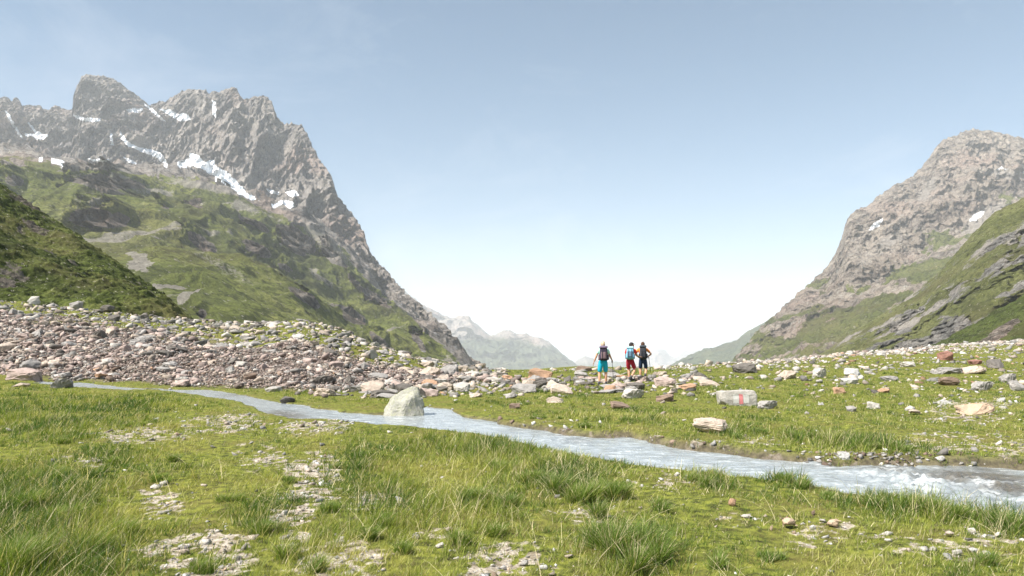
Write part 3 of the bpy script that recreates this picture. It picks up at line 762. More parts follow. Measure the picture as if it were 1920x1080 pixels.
RC = dict(pink=(0.36, 0.28, 0.245), grey=(0.30, 0.28, 0.26), pale=(0.42, 0.39, 0.35), dark=(0.14, 0.125, 0.11), orange=(0.40, 0.25, 0.16), red=(0.25, 0.13, 0.10),
          tan=(0.47, 0.35, 0.25), white=(0.52, 0.50, 0.47), beige=(0.46, 0.38, 0.31), brown=(0.23, 0.165, 0.125))
protos = []
for i in range(14):
    V, T = hull_rock(100+i, 13+i % 5 if i % 2 else -1, 2, 0.12, bev=0.07)
    me = bpy.data.meshes.new('rock')
    me.from_pydata([tuple(v) for v in V], [], T.tolist()); me.materials.append(M_rock)
    protos.append(me)
round_protos = []
for i in range(4):
    V, T = hull_rock(300+i, 26, 2, 0.06, bev=0.16)
    me = bpy.data.meshes.new('stone'); me.from_pydata([tuple(v) for v in V], [], T.tolist()); me.materials.append(M_rock)
    me.polygons.foreach_set('use_smooth', np.ones(len(me.polygons), bool))
    round_protos.append(me)
def place_rock(x, y, z, w, h, dp, colour, label, group=None, name='rock', rz=None, mesh=None, tilt=0.0, cat='rock'):
    o = bpy.data.objects.new(name, mesh or random.choice(protos)); COL.objects.link(o)
    o.location = (x, y, z+h*0.5*0.82); o.scale = (w, dp, h)
    o.rotation_euler = (random.uniform(-.12, .12), tilt+random.uniform(-.1, .1), rz if rz is not None else random.uniform(-.5, .5)+random.choice((0, math.pi)))
    c = RC[colour]; k = random.uniform(.88, 1.12)
    o.color = (c[0]*k, c[1]*k, c[2]*k, 1)
    tag(o, label, cat, group)
    return o
occupied = []
def rock_px(x0, x1, y0, y1, colour, label, rnd=False, name='rock', group=None, depth=0.85, tilt=0.0, cat='rock'):
    cx = (x0+x1)/2
    X_, Y_, Z_ = ground_hit(cx, y1-0.15*(y1-y0))
    sc = Y_*ca/F; w = (x1-x0)*sc; h = (y1-y0)*sc*1.12
    occupied.append((X_, Y_+w*depth*0.4, w*0.6))
    return place_rock(X_, Y_+w*depth*0.4, Z_-0.1*h, w, h*1.05, w*depth, colour, label, group, name, mesh=random.choice(round_protos) if rnd else None, tilt=tilt, rz=random.uniform(-.25, .25), cat=cat)
# the painted slab
slab = rock_px(1350, 1421, 736, 765, 'pale', 'broad pale slab with a red and white trail mark painted on its face', depth=0.55)
slab.rotation_euler = (0, 0, 0)
V, T = hull_rock(905, 10, 0, 0)
# a squarish slab of its own: wide top, narrower foot
sv = np.array([(-.50, -.42, .50), (-.47, -.5, -.02), (-.20, -.5, -.5), (.22, -.5, -.5), (.47, -.46, -.30), (.50, -.45, .22), (.44, -.40, .5), (-.1, -.44, .44),
               (-.48, .5, .42), (-.42, .5, -.5), (.46, .5, -.5), (.5, .5, .2), (.4, .45, .5), (0, .5, .46)])
bm = bmesh.new(); [bm.verts.new(v) for v in sv]
rs = bmesh.ops.convex_hull(bm, input=bm.verts)
bmesh.ops.bevel(bm, geom=list(bm.edges), offset=0.03, segments=1, affect='EDGES'); bmesh.ops.triangulate(bm, faces=bm.faces)
bmesh.ops.subdivide_edges(bm, edges=bm.edges, cuts=2, use_grid_fill=True); bmesh.ops.triangulate(bm, faces=bm.faces)
for v in bm.verts:
    q = v.co; q += q.normalized()*0.03*float(fbm(np.array([q.x*3.]), np.array([q.y*3.]), np.array([q.z*3.]), 3, 5)[0])
me = bpy.data.meshes.new('rock'); bm.to_mesh(me); bm.free(); me.materials.append(M_rock); slab.data = me
# paint: three upright bands on the camera-facing side, hugging it
def paint(name, x0, x1, z0, z1, mat):
    bm = bmesh.new(); n = 7; g = []
    sc_ = slab.scale
    for j in range(n):
        for i in range(n):
            xx = x0+(x1-x0)*i/(n-1)+random.uniform(-.006, .006); zz = z0+(z1-z0)*j/(n-1)+(random.uniform(-.03, .03) if j in (0, n-1) else 0)
            hit, loc, no, idx = slab.ray_cast(Vector((xx, -2, zz)), Vector((0, 1, 0)))
            yy = loc.y-0.012 if hit else -0.5
            g.append(bm.verts.new((xx, yy, zz)))
    for j in range(n-1):
        for i in range(n-1):
            bm.faces.new((g[j*n+i], g[j*n+i+1], g[(j+1)*n+i+1], g[(j+1)*n+i]))
    m_ = bpy.data.meshes.new(name); bm.to_mesh(m_); bm.free(); m_.materials.append(mat)
    o = bpy.data.objects.new(name, m_); COL.objects.link(o); o.parent = slab
    return o
bpy.context.view_layer.update()
paint('paint_mark', 0.0, 0.10, -0.22, 0.30, plain('red_paint', (0.58, 0.20, 0.20), 0.85, 0.5, 30))['label'] = 'red painted bar'
paint('paint_mark', -0.16, -0.01, -0.20, 0.30, plain('white_paint', (0.50, 0.485, 0.45), 0.85, 0.25, 30))['label'] = 'worn white painted bar'
paint('paint_mark', 0.11, 0.26, -0.18, 0.30, bpy.data.materials['white_paint'])['label'] = 'worn white painted bar'

# the big pale boulder in the stream: leaning wedge, peak to the right
bx_, by_, bz_ = ground_hit(755, 786)
sc = by_*ca/F; bw = 78*sc; bh = 60*sc
bv = [(-.50, -.1, -.5), (-.46, -.1, -.25), (-.40, -.15, -.02), (-.22, -.15, .27), (.02, -.1, .43), (.20, -.05, .50), (.34, -.08, .45), (.43, -.15, .15), (.48, -.2, -.2), (.50, -.25, -.5), (0, -.5, -.5), (.05, -.45, -.2), (.2, -.3, .25), (-.35, -.42, -.5), (-.25, -.35, -.15),
      (-.4, .4, -.5), (.45, .45, -.5), (.28, .3, .42), (0, .35, .25), (-.3, .4, -.1), (.42, .3, 0)]
bm = bmesh.new(); [bm.verts.new(v) for v in bv]
bmesh.ops.convex_hull(bm, input=bm.verts)
bmesh.ops.bevel(bm, geom=list(bm.edges), offset=0.025, segments=1, affect='EDGES'); bmesh.ops.triangulate(bm, faces=bm.faces)
for _ in range(2):
    bmesh.ops.subdivide_edges(bm, edges=bm.edges, cuts=1, use_grid_fill=True); bmesh.ops.triangulate(bm, faces=bm.faces)
co = np.array([v.co[:] for v in bm.verts]); dn = 0.05*fbm(co[:, 0]*3, co[:, 1]*3, co[:, 2]*3, 4, 15)+0.02*ridged(co[:, 0]*6, co[:, 1]*6, co[:, 2]*4, 2, 16)
for v, d in zip(bm.verts, dn): v.co += v.co.normalized()*float(d)
me = bpy.data.meshes.new('boulder'); bm.to_mesh(me); bm.free()
tm = NT('lichen_boulder')
nA = tm.noise(5, 7, 0.7); nB = tm.noise(16, 6, 0.7); nC = tm.noise(50, 4, 0.6)
c = tm.ramp(nA, [(0.3, (0.25, 0.24, 0.20)), (0.55, (0.40, 0.385, 0.33))]); c = tm.mix(tm.ramp(nB, [(0.48, 0.0), (0.62, 0.65)]), c, (0.33, 0.335, 0.21))
c = tm.mix(tm.ramp(nC, [(0.32, 0.8), (0.42, 0.0)]), c, (0.12, 0.11, 0.09))
tm.l(c, tm.b.inputs['Base Color']); tm.b.inputs['Roughness'].default_value = 0.92; tm.bump(tm.math('ADD', nA, nC), 0.8, 0.03)
me.materials.append(tm.m)
bo = bpy.data.objects.new('boulder', me); COL.objects.link(bo)
bo.location = (bx_, by_+bw*0.25, WZ-0.03+bh*0.5); bo.scale = (bw, bw*0.8, bh)
tag(bo, 'large pale wedge-shaped boulder with green lichen standing in the stream', 'boulder')
occupied.append((bx_, by_+0.3, 0.8))

HAND = [
 (1304, 1375, 790, 817, 'beige', 'pinkish beige block lying alone on the grass just beyond the stream', 0),
 (1813, 1877, 758, 781, 'tan', 'wide orange-beige block near the right edge of the meadow', 0),
 (1706, 1740, 766, 782, 'beige', 'rounded beige stone left of the wide orange-beige block', 1),
 (1424, 1462, 754, 770, 'grey', 'flat grey stone just right of the slab with the painted mark', 0),
 (1381, 1423, 683, 703, 'dark', 'dark pointed rock on the meadow rim right of the hikers', 0),
 (1764, 1791, 659, 679, 'red', 'rust red upright boulder below the pale gravel strip', 0),
 (1462, 1498, 696, 713, 'beige', 'beige rock with a shaded right half behind the painted slab', 0),
 (1527, 1553, 692, 711, 'pale', 'squarish pale rock in the row right of the beige rock', 0),
 (1590, 1626, 692, 708, 'white', 'long whitish rock, brightest in the middle of the right meadow', 0),
 (1582, 1614, 710, 722, 'white', 'low whitish slab just below the long whitish rock', 0),
 (1695, 1720, 679, 690, 'pale', 'small pale rock left below the rust red boulder', 0),
 (1862, 1901, 677, 695, 'dark', 'dark overhanging rock right of the rust red boulder', 0),
 (1822, 1845, 675, 685, 'red', 'low red stone between the rust red boulder and the dark overhanging rock', 0),
 (1770, 1807, 709, 727, 'brown', 'red-brown wedge with a black shaded face', 0),
 (1884, 1911, 703, 720, 'grey', 'grey block near the right edge above the corner rock', 0),
 (1900, 1930, 716, 736, 'grey', 'grey rock cut by the right edge of the view', 0),
 (1762, 1815, 690, 704, 'grey', 'long low grey slab above the red-brown wedge', 0),
 (1815, 1856, 687, 704, 'beige', 'low beige slab beside the long low grey slab', 0),
 (1830, 1867, 718, 736, 'grey', 'broken grey rock right of the red-brown wedge', 0),
 (1629, 1653, 756, 769, 'pale', 'small pale block in the grass, middle of the right meadow', 0),
 (1590, 1609, 763, 774, 'grey', 'small grey stone left of the small pale block', 0),
 (1762, 1789, 750, 761, 'white', 'flat white stone above the rounded beige stone', 0),
 (1232, 1266, 741, 755, 'brown', 'low reddish brown rock in the grass right of the hikers', 0),
 (1275, 1308, 721, 733, 'orange', 'orange topped rock above the low reddish brown rock', 0),
 (1565, 1588, 728, 741, 'orange', 'small orange stone in the middle of the right meadow', 0),
 (1466, 1507, 966, 999, 'tan', 'largest rounded tan stone in the near right grass', 1),
 (1548, 1581, 977, 996, 'tan', 'oval yellowish tan stone right of the largest tan stone', 1),
 (1522, 1542, 958, 972, 'brown', 'small brown stone above the oval tan stone', 1),
 (1367, 1392, 938, 953, 'orange', 'small orange stone in the grass near the stream bank', 1),
 (1443, 1460, 986, 1000, 'tan', 'small round tan stone left of the largest tan stone', 1),
 (1774, 1801, 995, 1011, 'beige', 'beige stone in the near grass towards the right corner', 1),
 (1386, 1414, 966, 974, 'pale', 'thin flat pale stone below the small orange stone', 1),
 (1792, 1846, 1038, 1054, 'pale', 'flat pale stone near the lower right corner', 1),
 (1575, 1597, 855, 870, 'white', 'bright white stone on the far bank of the stream', 0),
 (1759, 1775, 859, 869, 'white', 'small white stone alone in the far bank grass', 0),
 (779, 799, 730, 746, 'dark', 'dark rock showing behind the right side of the stream boulder', 0),
 (990, 1037, 695, 716, 'orange', 'bright orange boulder on the meadow rim left of the hikers', 0),
 (1080, 1112, 687, 698, 'brown', 'brown mound-shaped rock on the rim just left of the hikers', 0),
 (999, 1026, 714, 732, 'dark', 'dark grey rock right below the bright orange boulder', 0),
 (849, 880, 718, 737, 'pale', 'pale rounded rock right of the stream boulder in the stone band', 0),
 (958, 1008, 723, 740, 'grey', 'long grey rock below the bright orange boulder', 0),
 (1032, 1076, 723, 741, 'beige', 'wide beige rock left of the blonde hiker', 0),
 (797, 822, 732, 746, 'pink', 'pinkish rock right of the stream boulder', 0),
 (818, 839, 725, 736, 'dark', 'small dark rock above the pinkish rock', 0),
 (738, 771, 720, 738, 'dark', 'dark rock directly behind the stream boulder', 0),
 (641, 665, 707, 729, 'dark', 'black looking rounded rock left of the stream boulder', 0),
 (666, 689, 720, 738, 'grey', 'grey block right of the black looking rock', 0),
 (686, 728, 700, 714, 'grey', 'overhanging flat slab above the stream boulder', 0),
 (784, 826, 690, 711, 'beige', 'large rounded grey-beige rock at the right end of the scree', 0),
 (824, 858, 686, 710, 'grey', 'large grey rock joined to the grey-beige rock at the scree end', 0),
 (954, 976, 758, 768, 'brown', 'lone brown stone in the grass beyond the stream', 0),
 (1025, 1058, 745, 757, 'beige', 'flat beige stone below the wide beige rock', 0),
 (947, 971, 738, 749, 'grey', 'small grey rock below the long grey rock', 0),
 (1168, 1210, 731, 750, 'pale', 'large pale rock right in front of the hikers', 0),
 (1145, 1185, 755, 769, 'brown', 'flat dark brown slab in the grass below the hikers', 0),
 (1133, 1159, 725, 737, 'orange', 'orange-brown block at the feet of the blonde hiker', 0),
 (1177, 1213, 719, 735, 'dark', 'dark layered slabs at the feet of the middle hiker', 0),
 (4, 62, 692, 717, 'pink', 'large pinkish boulder at the left edge beside the stream', 0),
 (91, 128, 712, 731, 'grey', 'pointed grey rock standing at the left end of the stream', 0),
 (18, 51, 719, 727, 'beige', 'thin flat beige stone below the large pinkish boulder', 0),
 (496, 525, 726, 736, 'pale', 'flat pale stone in the grass between two stream bends', 0),
 (522, 551, 746, 757, 'dark', 'small dark slab beside the stream above the thin channel', 0),
 (448, 477, 700, 718, 'beige', 'pointed beige rock at the lower edge of the scree', 0),
 (580, 627, 707, 727, 'dark', 'wide dark rock at the scree foot left of the stream boulder', 0),
 (48, 69, 536, 551, 'pale', 'pale rock high on the grass above the scree at far left', 0),
 (183, 209, 562, 578, 'dark', 'dark rounded rock on the grass above the scree', 0),
 (126, 148, 566, 584, 'grey', 'tall grey rock left of the dark rounded rock above the scree', 0),
 (199, 219, 591, 604, 'dark', 'small black rock in the upper scree', 0),
 (428, 448, 611, 623, 'beige', 'beige rock on the rim in the middle of the scree bank', 0),
 (306, 321, 661, 674, 'dark', 'dark block in the middle of the scree', 0),
 (497, 520, 604, 612, 'pale', 'pale flat rock on the grassy rim of the scree bank', 0),
 (1130, 1170, 700, 708, 'grey', 'low grey slab behind the legs of the middle hiker', 0),
 (880, 905, 738, 747, 'beige', 'low beige stone below the pale rounded rock', 0),
 (1660, 1690, 706, 717, 'grey', 'grey rock right of the long whitish rock', 0),
 (1648, 1672, 729, 738, 'orange', 'flat orange-grey stone above the small pale block', 0),
]
for i, (x0, x1, y0, y1, c_, lab, rd) in enumerate(HAND):
    n_ = 'boulder' if 'boulder' in lab else ('stone' if 'stone' in lab else 'rock')
    rock_px(x0, x1, y0, y1, c_, lab, bool(rd), name=n_, cat=n_)

# --- scattered stones: the 215 that show largest are objects, the rest is rubble
def sample_ground(n, u0, u1, y0, y1, power=1.0):
    u = rng.uniform(u0, u1, n)
    f = rng.uniform(0, 1, n)
    y = (y0**power+(y1**power-y0**power)*f)**(1/power)
    return (u-960)/F*y*ca, y, u
sets = []
# scree bank
x, y, u = sample_ground(320000, -260, 960, 24, 84, 1.4)
keep = rng.uniform(0, 1, len(x)) < scree_mask(x, y)**1.3*0.80
x, y = x[keep], y[keep]; sz = 0.058*(1-rng.uniform(0, 1, len(x)))**(-0.40); sz = np.minimum(sz, 0.62)*np.interp(y, [24, 40, 80], [0.95, 1.0, 1.3])*np.interp(x/y*F/ca+960, [0, 300, 500, 760, 860], [1.15, 0.9, 0.72, 0.75, 1.1])
sets.append((x, y, sz, np.zeros(len(x), int)))
# grassy rim above the scree: scattered
x, y, u = sample_ground(7000, -200, 950, 38, 84, 2.0); sz = 0.14*(1-rng.uniform(0, 1, len(x)))**(-0.5)
sets.append((x, y, np.minimum(sz, 0.9), np.full(len(x), 1)))
# band of stones across the middle
x, y, u = sample_ground(3400, 560, 1330, 21, 46, 1.3)
den = np.exp(-((y-np.interp((x/y*F/ca+960), [560, 800, 1000, 1330], [27.5, 27, 29, 32]))/6.5)**2)*np.interp(x/y*F/ca+960, [560, 700, 1100, 1330], [.9, 1, .9, .35])
keep = rng.uniform(0, 1, len(x)) < den*0.9
x, y = x[keep], y[keep]; sz = 0.13*(1-rng.uniform(0, 1, len(x)))**(-0.44)
sets.append((x, y, np.minimum(sz, 0.65), np.full(len(x), 2)))
# right meadow
x, y, u = sample_ground(6500, 1180, 2200, 14, 105, 1.1)
den = np.clip(0.12+0.55*sst(17, 30, y)+0.3*fbm(x*0.2, y*0.12, 0, 3, 301), 0, 1)*np.interp(u, [1180, 1400, 1900], [.5, .7, 1.0])
keep = rng.uniform(0, 1, len(x)) < den*0.75
x, y = x[keep], y[keep]; sz = 0.10*(1-rng.uniform(0, 1, len(x)))**(-0.46)*np.interp(y, [14, 30, 100], [.8, 1, 1.5])
sets.append((x, y, np.minimum(np.minimum(sz, 0.55), 0.011*y), np.full(len(x), 3)))
# pale gravel strip on the rim at the right
x, y, u = sample_ground(26000, 980, 2300, 40, 112, 1.0)
dc = interp(u, CREST, 2); tpos = (dc-y)/dc
keep = rng.uniform(0, 1, len(x)) < np.exp(-((tpos-0.03)/np.interp(u, [980, 1300, 1900], [.05, .07, .20]))**2)*np.interp(u, [980, 1250, 1500], [.25, .5, 1])
x, y = x[keep], y[keep]; sz = 0.10*(1-rng.uniform(0, 1, len(x)))**(-0.36)*np.interp(y, [50, 110], [1, 1.9])
sets.append((x, y, np.minimum(sz, 0.7), np.full(len(x), 4)))
# pebbles in the near grass and on the bare patches
x, y, u = sample_ground(110000, -150, 2100, 3.0, 21, 0.9)
_, _, bb, _, s_ = zones(x, y)
keep = (rng.uniform(0, 1, len(x)) < np.clip((bb-0.24)*1.6, 0.010, 1)*0.85) & (s_ < -0.03)
x, y = x[keep], y[keep]; sz = 0.010*(1-rng.uniform(0, 1, len(x)))**(-0.52)
sets.append((x, y, np.minimum(sz, 0.085)*np.interp(y, [4, 15], [1, 1.5]), np.full(len(x), 5)))
# white stones heaped on the far bank
hx, hy, _h0 = ground_hit(1600, 864)
x = hx+rng.normal(0, 0.5, 130); y = hy+0.12+rng.normal(0, 0.14, 130)
sets.append((x, y, rng.uniform(0.03, 0.09, 130), np.full(130, 6)))
hx, hy, _h0 = ground_hit(1700, 868)
x = hx+rng.normal(0, 0.4, 60); y = hy+0.1+rng.normal(0, 0.13, 60)
sets.append((x, y, rng.uniform(0.03, 0.08, 60), np.full(60, 6)))

x, y, u = sample_ground(60000, -100, 2100, 5.5, 26, 1.0)
s_ = stream_s(x, y); keep = (np.abs(s_+0.03) < 0.13) & (rng.random(len(x)) < 0.30*np.clip(fbm(x*0.9, y*0.9, 0, 2, 95)+0.15, 0, 1))
x, y = x[keep], y[keep]; sets.append((x, y, rng.uniform(0.03, 0.13, len(x))**1.0, np.full(len(x), 6)))
x = np.concatenate([s[0] for s in sets]); y = np.concatenate([s[1] for s in sets]); sz = np.concatenate([s[2] for s in sets]); zn = np.concatenate([s[3] for s in sets])
ss = stream_s(x, y)
ok = (ss < -0.05-sz*0.3) | (zn == 6) | (rng.uniform(0, 1, len(x)) < 0.01)
for (ox, oy, orr) in occupied:
    ok &= ~((np.abs(x-ox) < orr) & (np.abs(y-oy) < orr))
# the hikers' own spots stay clear
for (hx_, hy_) in [(1126, 724), (1180, 716), (1208, 712)]:
    a_, b_, c_ = ground_hit(hx_, hy_); ok &= ~((np.abs(x-a_) < 0.55) & (np.abs(y-b_) < 0.6))
x, y, sz, zn = x[ok], y[ok], sz[ok], zn[ok]
z = zground(x, y)+np.where(zn == 0, np.abs(rng.normal(0, 0.07, len(x))), 0)
gpx, gpy = proj(x, y, z)
n = len(x)
pal = {0: (['pink', 'pink', 'grey', 'beige', 'dark', 'brown', 'pale', 'orange'], [.34, .16, .14, .16, .05, .04, .10, .01]),
       1: (['grey', 'beige', 'dark', 'pale'], [.4, .25, .15, .2]), 2: (['grey', 'beige', 'pink', 'dark', 'pale', 'orange'], [.32, .24, .13, .13, .14, .04]),
       3: (['pale', 'beige', 'grey', 'dark', 'orange', 'white'], [.26, .26, .26, .07, .06, .09]), 4: (['pale', 'beige', 'white', 'pink'], [.4, .3, .15, .15]),
       5: (['pale', 'white', 'beige', 'tan', 'grey'], [.36, .34, .15, .05, .10]), 6: (['white', 'pale', 'grey', 'brown'], [.15, .3, .3, .25])}
cname = np.empty(n, object)
for k, (nm, pr) in pal.items():
    mk_ = zn == k; cname[mk_] = rng.choice(nm, mk_.sum(), p=np.array(pr)/sum(pr))
asp = np.where(rng.random(n) < .6, rng.uniform(0.20, 0.45, n), rng.uniform(0.4, 0.75, n)); asp[zn == 5] = rng.uniform(0.3, 0.6, (zn == 5).sum()); dpr = rng.uniform(0.6, 1.1, n)
vis = (gpx > 5) & (gpx < 1915) & (gpy < 1075) & (y > 3) & np.isin(zn, (0, 1, 2, 3, 5))
area = np.where(vis, (sz*F/y)**2*asp, 0)
order = np.argsort(-area)[:215]
ind = np.zeros(n, bool); ind[order] = True
cw = dict(pink='pinkish', grey='grey', beige='beige', dark='dark', brown='brown', pale='pale', orange='orange', white='white', tan='tan')
zl = {0: ('rock in the rubble of the left scree bank', 'rocks of the scree bank'), 1: ('rock on the grassy rim above the scree', 'rocks on the rim above the scree'),
      2: ('rock in the stone band between stream and hikers', 'rocks of the stone band'), 3: ('rock scattered on the meadow right of the hikers', 'rocks scattered on the right meadow'),
      5: ('stone in the near grass this side of the stream', 'stones in the near grass')}
BANDS = {0: [(80, 'beside the large pinkish boulder'), (190, 'behind the pointed grey rock'), (300, 'below the dark rounded rim rock'), (400, 'below the tip of the dark hillside'), (500, 'behind the pointed beige rock'),
             (600, 'behind the wide dark foot rock'), (700, 'behind the black looking rock'), (780, 'behind the stream boulder'), (9999, 'at the right end')],
         1: [(300, 'under the dark hillside'), (600, 'in the middle'), (9999, 'at the right end')],
         2: [(640, 'left of the black looking rock'), (715, 'beside the black looking rock'), (800, 'behind the stream boulder'), (900, 'near the pale rounded rock'), (990, 'near the long grey rock'),
             (1070, 'under the orange boulder'), (1150, 'near the blonde hiker'), (1215, 'below the other two hikers'), (9999, 'right of the hikers')],
         3: [(1340, 'left of the painted slab'), (1440, 'behind the painted slab'), (1560, 'below the squarish pale rock'), (1660, 'near the long whitish rock'), (1780, 'below the rust red boulder'), (9999, 'near the right edge')],
         5: [(400, 'at the left'), (960, 'left of the middle'), (1400, 'right of the middle'), (9999, 'towards the lower right corner')]}
zl = {0: ('scree rock', 'rocks of the scree bank'), 1: ('rim rock above the scree', 'rocks on the rim above the scree'), 2: ('stone band rock', 'rocks of the stone band'),
      3: ('right meadow rock', 'rocks scattered on the right meadow'), 5: ('stone in the near grass', 'stones in the near grass')}
def where(i):
    k = int(zn[i]); b = next(w_ for lim, w_ in BANDS[k] if gpx[i] < lim)
    if k == 0:
        uc_ = gpx[i]; dc_ = interp(uc_, CREST, 2); df_ = interp(uc_, FOOT); tv = (y[i]-df_)/(dc_-df_)
        b = ('low ' if tv < .12 else 'lower middle ' if tv < .3 else 'upper middle ' if tv < .5 else 'high ')+b
    return b
placed = []
for i in order:
    k = int(zn[i]); shape = 'flat ' if asp[i] < 0.42 else ('blocky ' if asp[i] > 0.6 else 'angular ')
    lab = ('big ' if area[i] > np.median(area[order]) else 'smaller ')+shape+cw[cname[i]]+' '+zl[k][0]+', '+where(i)
    rd_ = k == 5
    o_ = place_rock(x[i], y[i], z[i]-0.12*sz[i]*asp[i], sz[i]*1.15, sz[i]*asp[i], sz[i]*dpr[i], cname[i], lab, zl[k][1], name='stone' if rd_ else 'rock', mesh=random.choice(round_protos) if rd_ else None, rz=random.uniform(0, 6.28), cat='stone' if rd_ else 'rock')
    placed.append((lab, gpx[i], o_))
by_lab = {}
for lab, q_, o_ in placed: by_lab.setdefault(lab, []).append((q_, o_))
for lab, lst in by_lab.items():
    if len(lst) == 1: continue
    lst.sort(key=lambda t_: t_[0])
    nm_ = {2: ['left one', 'right one'], 3: ['leftmost', 'middle one', 'rightmost']}.get(len(lst)) or ['leftmost', 'second from left', 'third from left', 'fourth from left', 'fifth from left', 'sixth from left'][:len(lst)-1]+['rightmost']
    for (q_, o_), w_ in zip(lst, nm_): o_['label'] = lab+', '+w_
# rubble mesh
def merge_stones(name, x, y, z, sz, asp, dpr, cname, mat, seed0, nproto=14, npts=-1, tiltv=0.5):
    PV = [hull_rock(seed0+i, npts+i % 4 if npts > 0 else -1) for i in range(nproto)]
    pid = rng.integers(0, nproto, len(x)); VV = []; TT = []; CC = []; off = 0
    base = np.array([RC[c] for c in cname])*rng.uniform(0.4, 1.35, (len(x), 1))
    for p in range(nproto):
        V, T = PV[p]; q = np.nonzero(pid == p)[0]
        if len(q) == 0: continue
        S = np.stack([sz[q], sz[q]*dpr[q], sz[q]*asp[q]], -1)
        v = V[None]*S[:, None, :]
        th = rng.uniform(0, 6.28, len(q)); tx = rng.normal(0, tiltv, len(q))
        c_, s_ = np.cos(tx)[:, None], np.sin(tx)[:, None]
        v = np.stack([v[..., 0], v[..., 1]*c_-v[..., 2]*s_, v[..., 1]*s_+v[..., 2]*c_], -1)
        ty = rng.normal(0, tiltv*0.6, len(q)); c_, s_ = np.cos(ty)[:, None], np.sin(ty)[:, None]
        v = np.stack([v[..., 0]*c_+v[..., 2]*s_, v[..., 1], -v[..., 0]*s_+v[..., 2]*c_], -1)
        c_, s_ = np.cos(th)[:, None], np.sin(th)[:, None]
        v = np.stack([v[..., 0]*c_-v[..., 1]*s_, v[..., 0]*s_+v[..., 1]*c_, v[..., 2]], -1)
        v += np.stack([x[q], y[q], z[q]+0.28*sz[q]*asp[q]], -1)[:, None, :]
        VV.append(v.reshape(-1, 3)); TT.append((T[None]+(np.arange(len(q))*len(V))[:, None, None]+off).reshape(-1, 3))
        CC.append(np.repeat(base[q], len(V), 0)); off += len(q)*len(V)
    o = link_mesh(name, np.vstack(VV), np.vstack(TT), mat)
    attr(o, 'Col', np.vstack(CC)); tag(o, kind='stuff')
    return o
for nm, ks, sd in (('rubble', (0, 1), 500), ('scattered_stones', (2, 3), 540), ('gravel', (4,), 560), ('pebbles', (5, 6), 580)):
    q = np.isin(zn, ks) & ~ind
    merge_stones(nm, x[q], y[q], z[q], sz[q], asp[q], dpr[q], cname[q], M_rubble, sd, npts=(9 if nm == 'pebbles' else -1))

# ------------------------------------------------------------------ grass
def grass_material():
    t = NT('grass_blades')
    a = t.n('ShaderNodeAttribute', attribute_name='Col')
    t.l(a.outputs['Color'], t.b.inputs['Base Color']); t.b.inputs['Roughness'].default_value = 0.55; t.b.inputs['Specular IOR Level'].default_value = 0.25
    tr = t.n('ShaderNodeBsdfTranslucent'); mixc = t.mix(1.0, a.outputs['Color'], (1.25, 1.25, 0.6), 'MULTIPLY'); t.l(mixc, tr.inputs['Color'])
    ms = t.n('ShaderNodeMixShader'); ms.inputs[0].default_value = 0.38
    t.l(t.b.outputs[0], ms.inputs[1]); t.l(tr.outputs[0], ms.inputs[2]); t.l(ms.outputs[0], t.out.inputs['Surface'])
    return t.m
M_grass = grass_material()
def blades(x, y, L, Wd, lean, az_, col, name, bend=0.55, nseg=3):
    n = len(x); z = zground(x, y)-0.01
    dirx, diry = np.cos(az_), np.sin(az_)
    fa = rng.uniform(0, np.pi, n); sx, sy = np.cos(fa), np.sin(fa)
    V = np.zeros((n, 2*nseg+1, 3), np.float32)
    for k in range(nseg+1):
        f = k/nseg
        hor = L*(lean*f+bend*lean*f*f); up = L*f*np.sqrt(np.clip(1-(lean*0.75)**2*f, 0.15, 1))
        cx = x+dirx*hor; cy = y+diry*hor; cz = z+up
        if k == nseg:
            V[:, 2*nseg] = np.stack([cx, cy, cz], -1)
        else:
            w = Wd*(1-0.75*f*f)/2
            V[:, 2*k] = np.stack([cx-sx*w, cy-sy*w, cz], -1); V[:, 2*k+1] = np.stack([cx+sx*w, cy+sy*w, cz], -1)
    T = []
    for k in range(nseg-1):
        a = 2*k; T += [(a, a+1, a+3), (a, a+3, a+2)]
    T.append((2*nseg-2, 2*nseg-1, 2*nseg))
    T = np.array(T); nv = 2*nseg+1
    faces = (T[None]+(np.arange(n)*nv)[:, None, None]).reshape(-1, 3)
    o = link_mesh(name, V.reshape(-1, 3), faces, M_grass)
    attr(o, 'Col', np.repeat(col, nv, 0)); tag(o, kind='stuff')
    return o
NG = 1000000
u = rng.uniform(-160, 2080, NG); f = rng.uniform(0, 1, NG)
pw = 0.42; y = (3.0**pw+(72**pw-3.0**pw)*f)**(1/pw); x = (u-960)/F*y*ca
# gather part of the blades into clumps
nc_ = 26000; cu = rng.uniform(-160, 2080, nc_); cf = rng.uniform(0, 1, nc_); cy_ = (3.0**pw+(60**pw-3.0**pw)*cf)**(1/pw); cx_ = (cu-960)/F*cy_*ca
clump = rng.uniform(0, 1, NG) < 0.52
ci = rng.integers(0, nc_, NG); rad = (0.018+0.03*rng.random(nc_))*np.interp(cy_, [3, 20, 60], [1, 1.6, 3.0]); chgt = rng.uniform(0.6, 1.9, nc_)**1.2; ctint = rng.normal(0, 1, nc_)
x = np.where(clump, cx_[ci]+rng.normal(0, 1, NG)*rad[ci], x); y = np.where(clump, cy_[ci]+rng.normal(0, 1, NG)*rad[ci], y)
_, _, bare, lush, s_ = zones(x, y)
scr = scree_mask(x, y); dcr = interp(np.clip(u, -900, 2900), CREST, 2)
big = fbm(x*0.35, y*0.35, 0, 3, 401)
pk = np.clip(1.15-1.5*bare, 0.0, 1)*(1-0.93*scr)*np.where(s_ > 0.0, 0, 1)*np.clip(0.75+0.6*big+0.5*lush, 0.2, 1)
keep = (rng.uniform(0, 1, NG) < pk) & (y < dcr+3) & (y > 2.8)
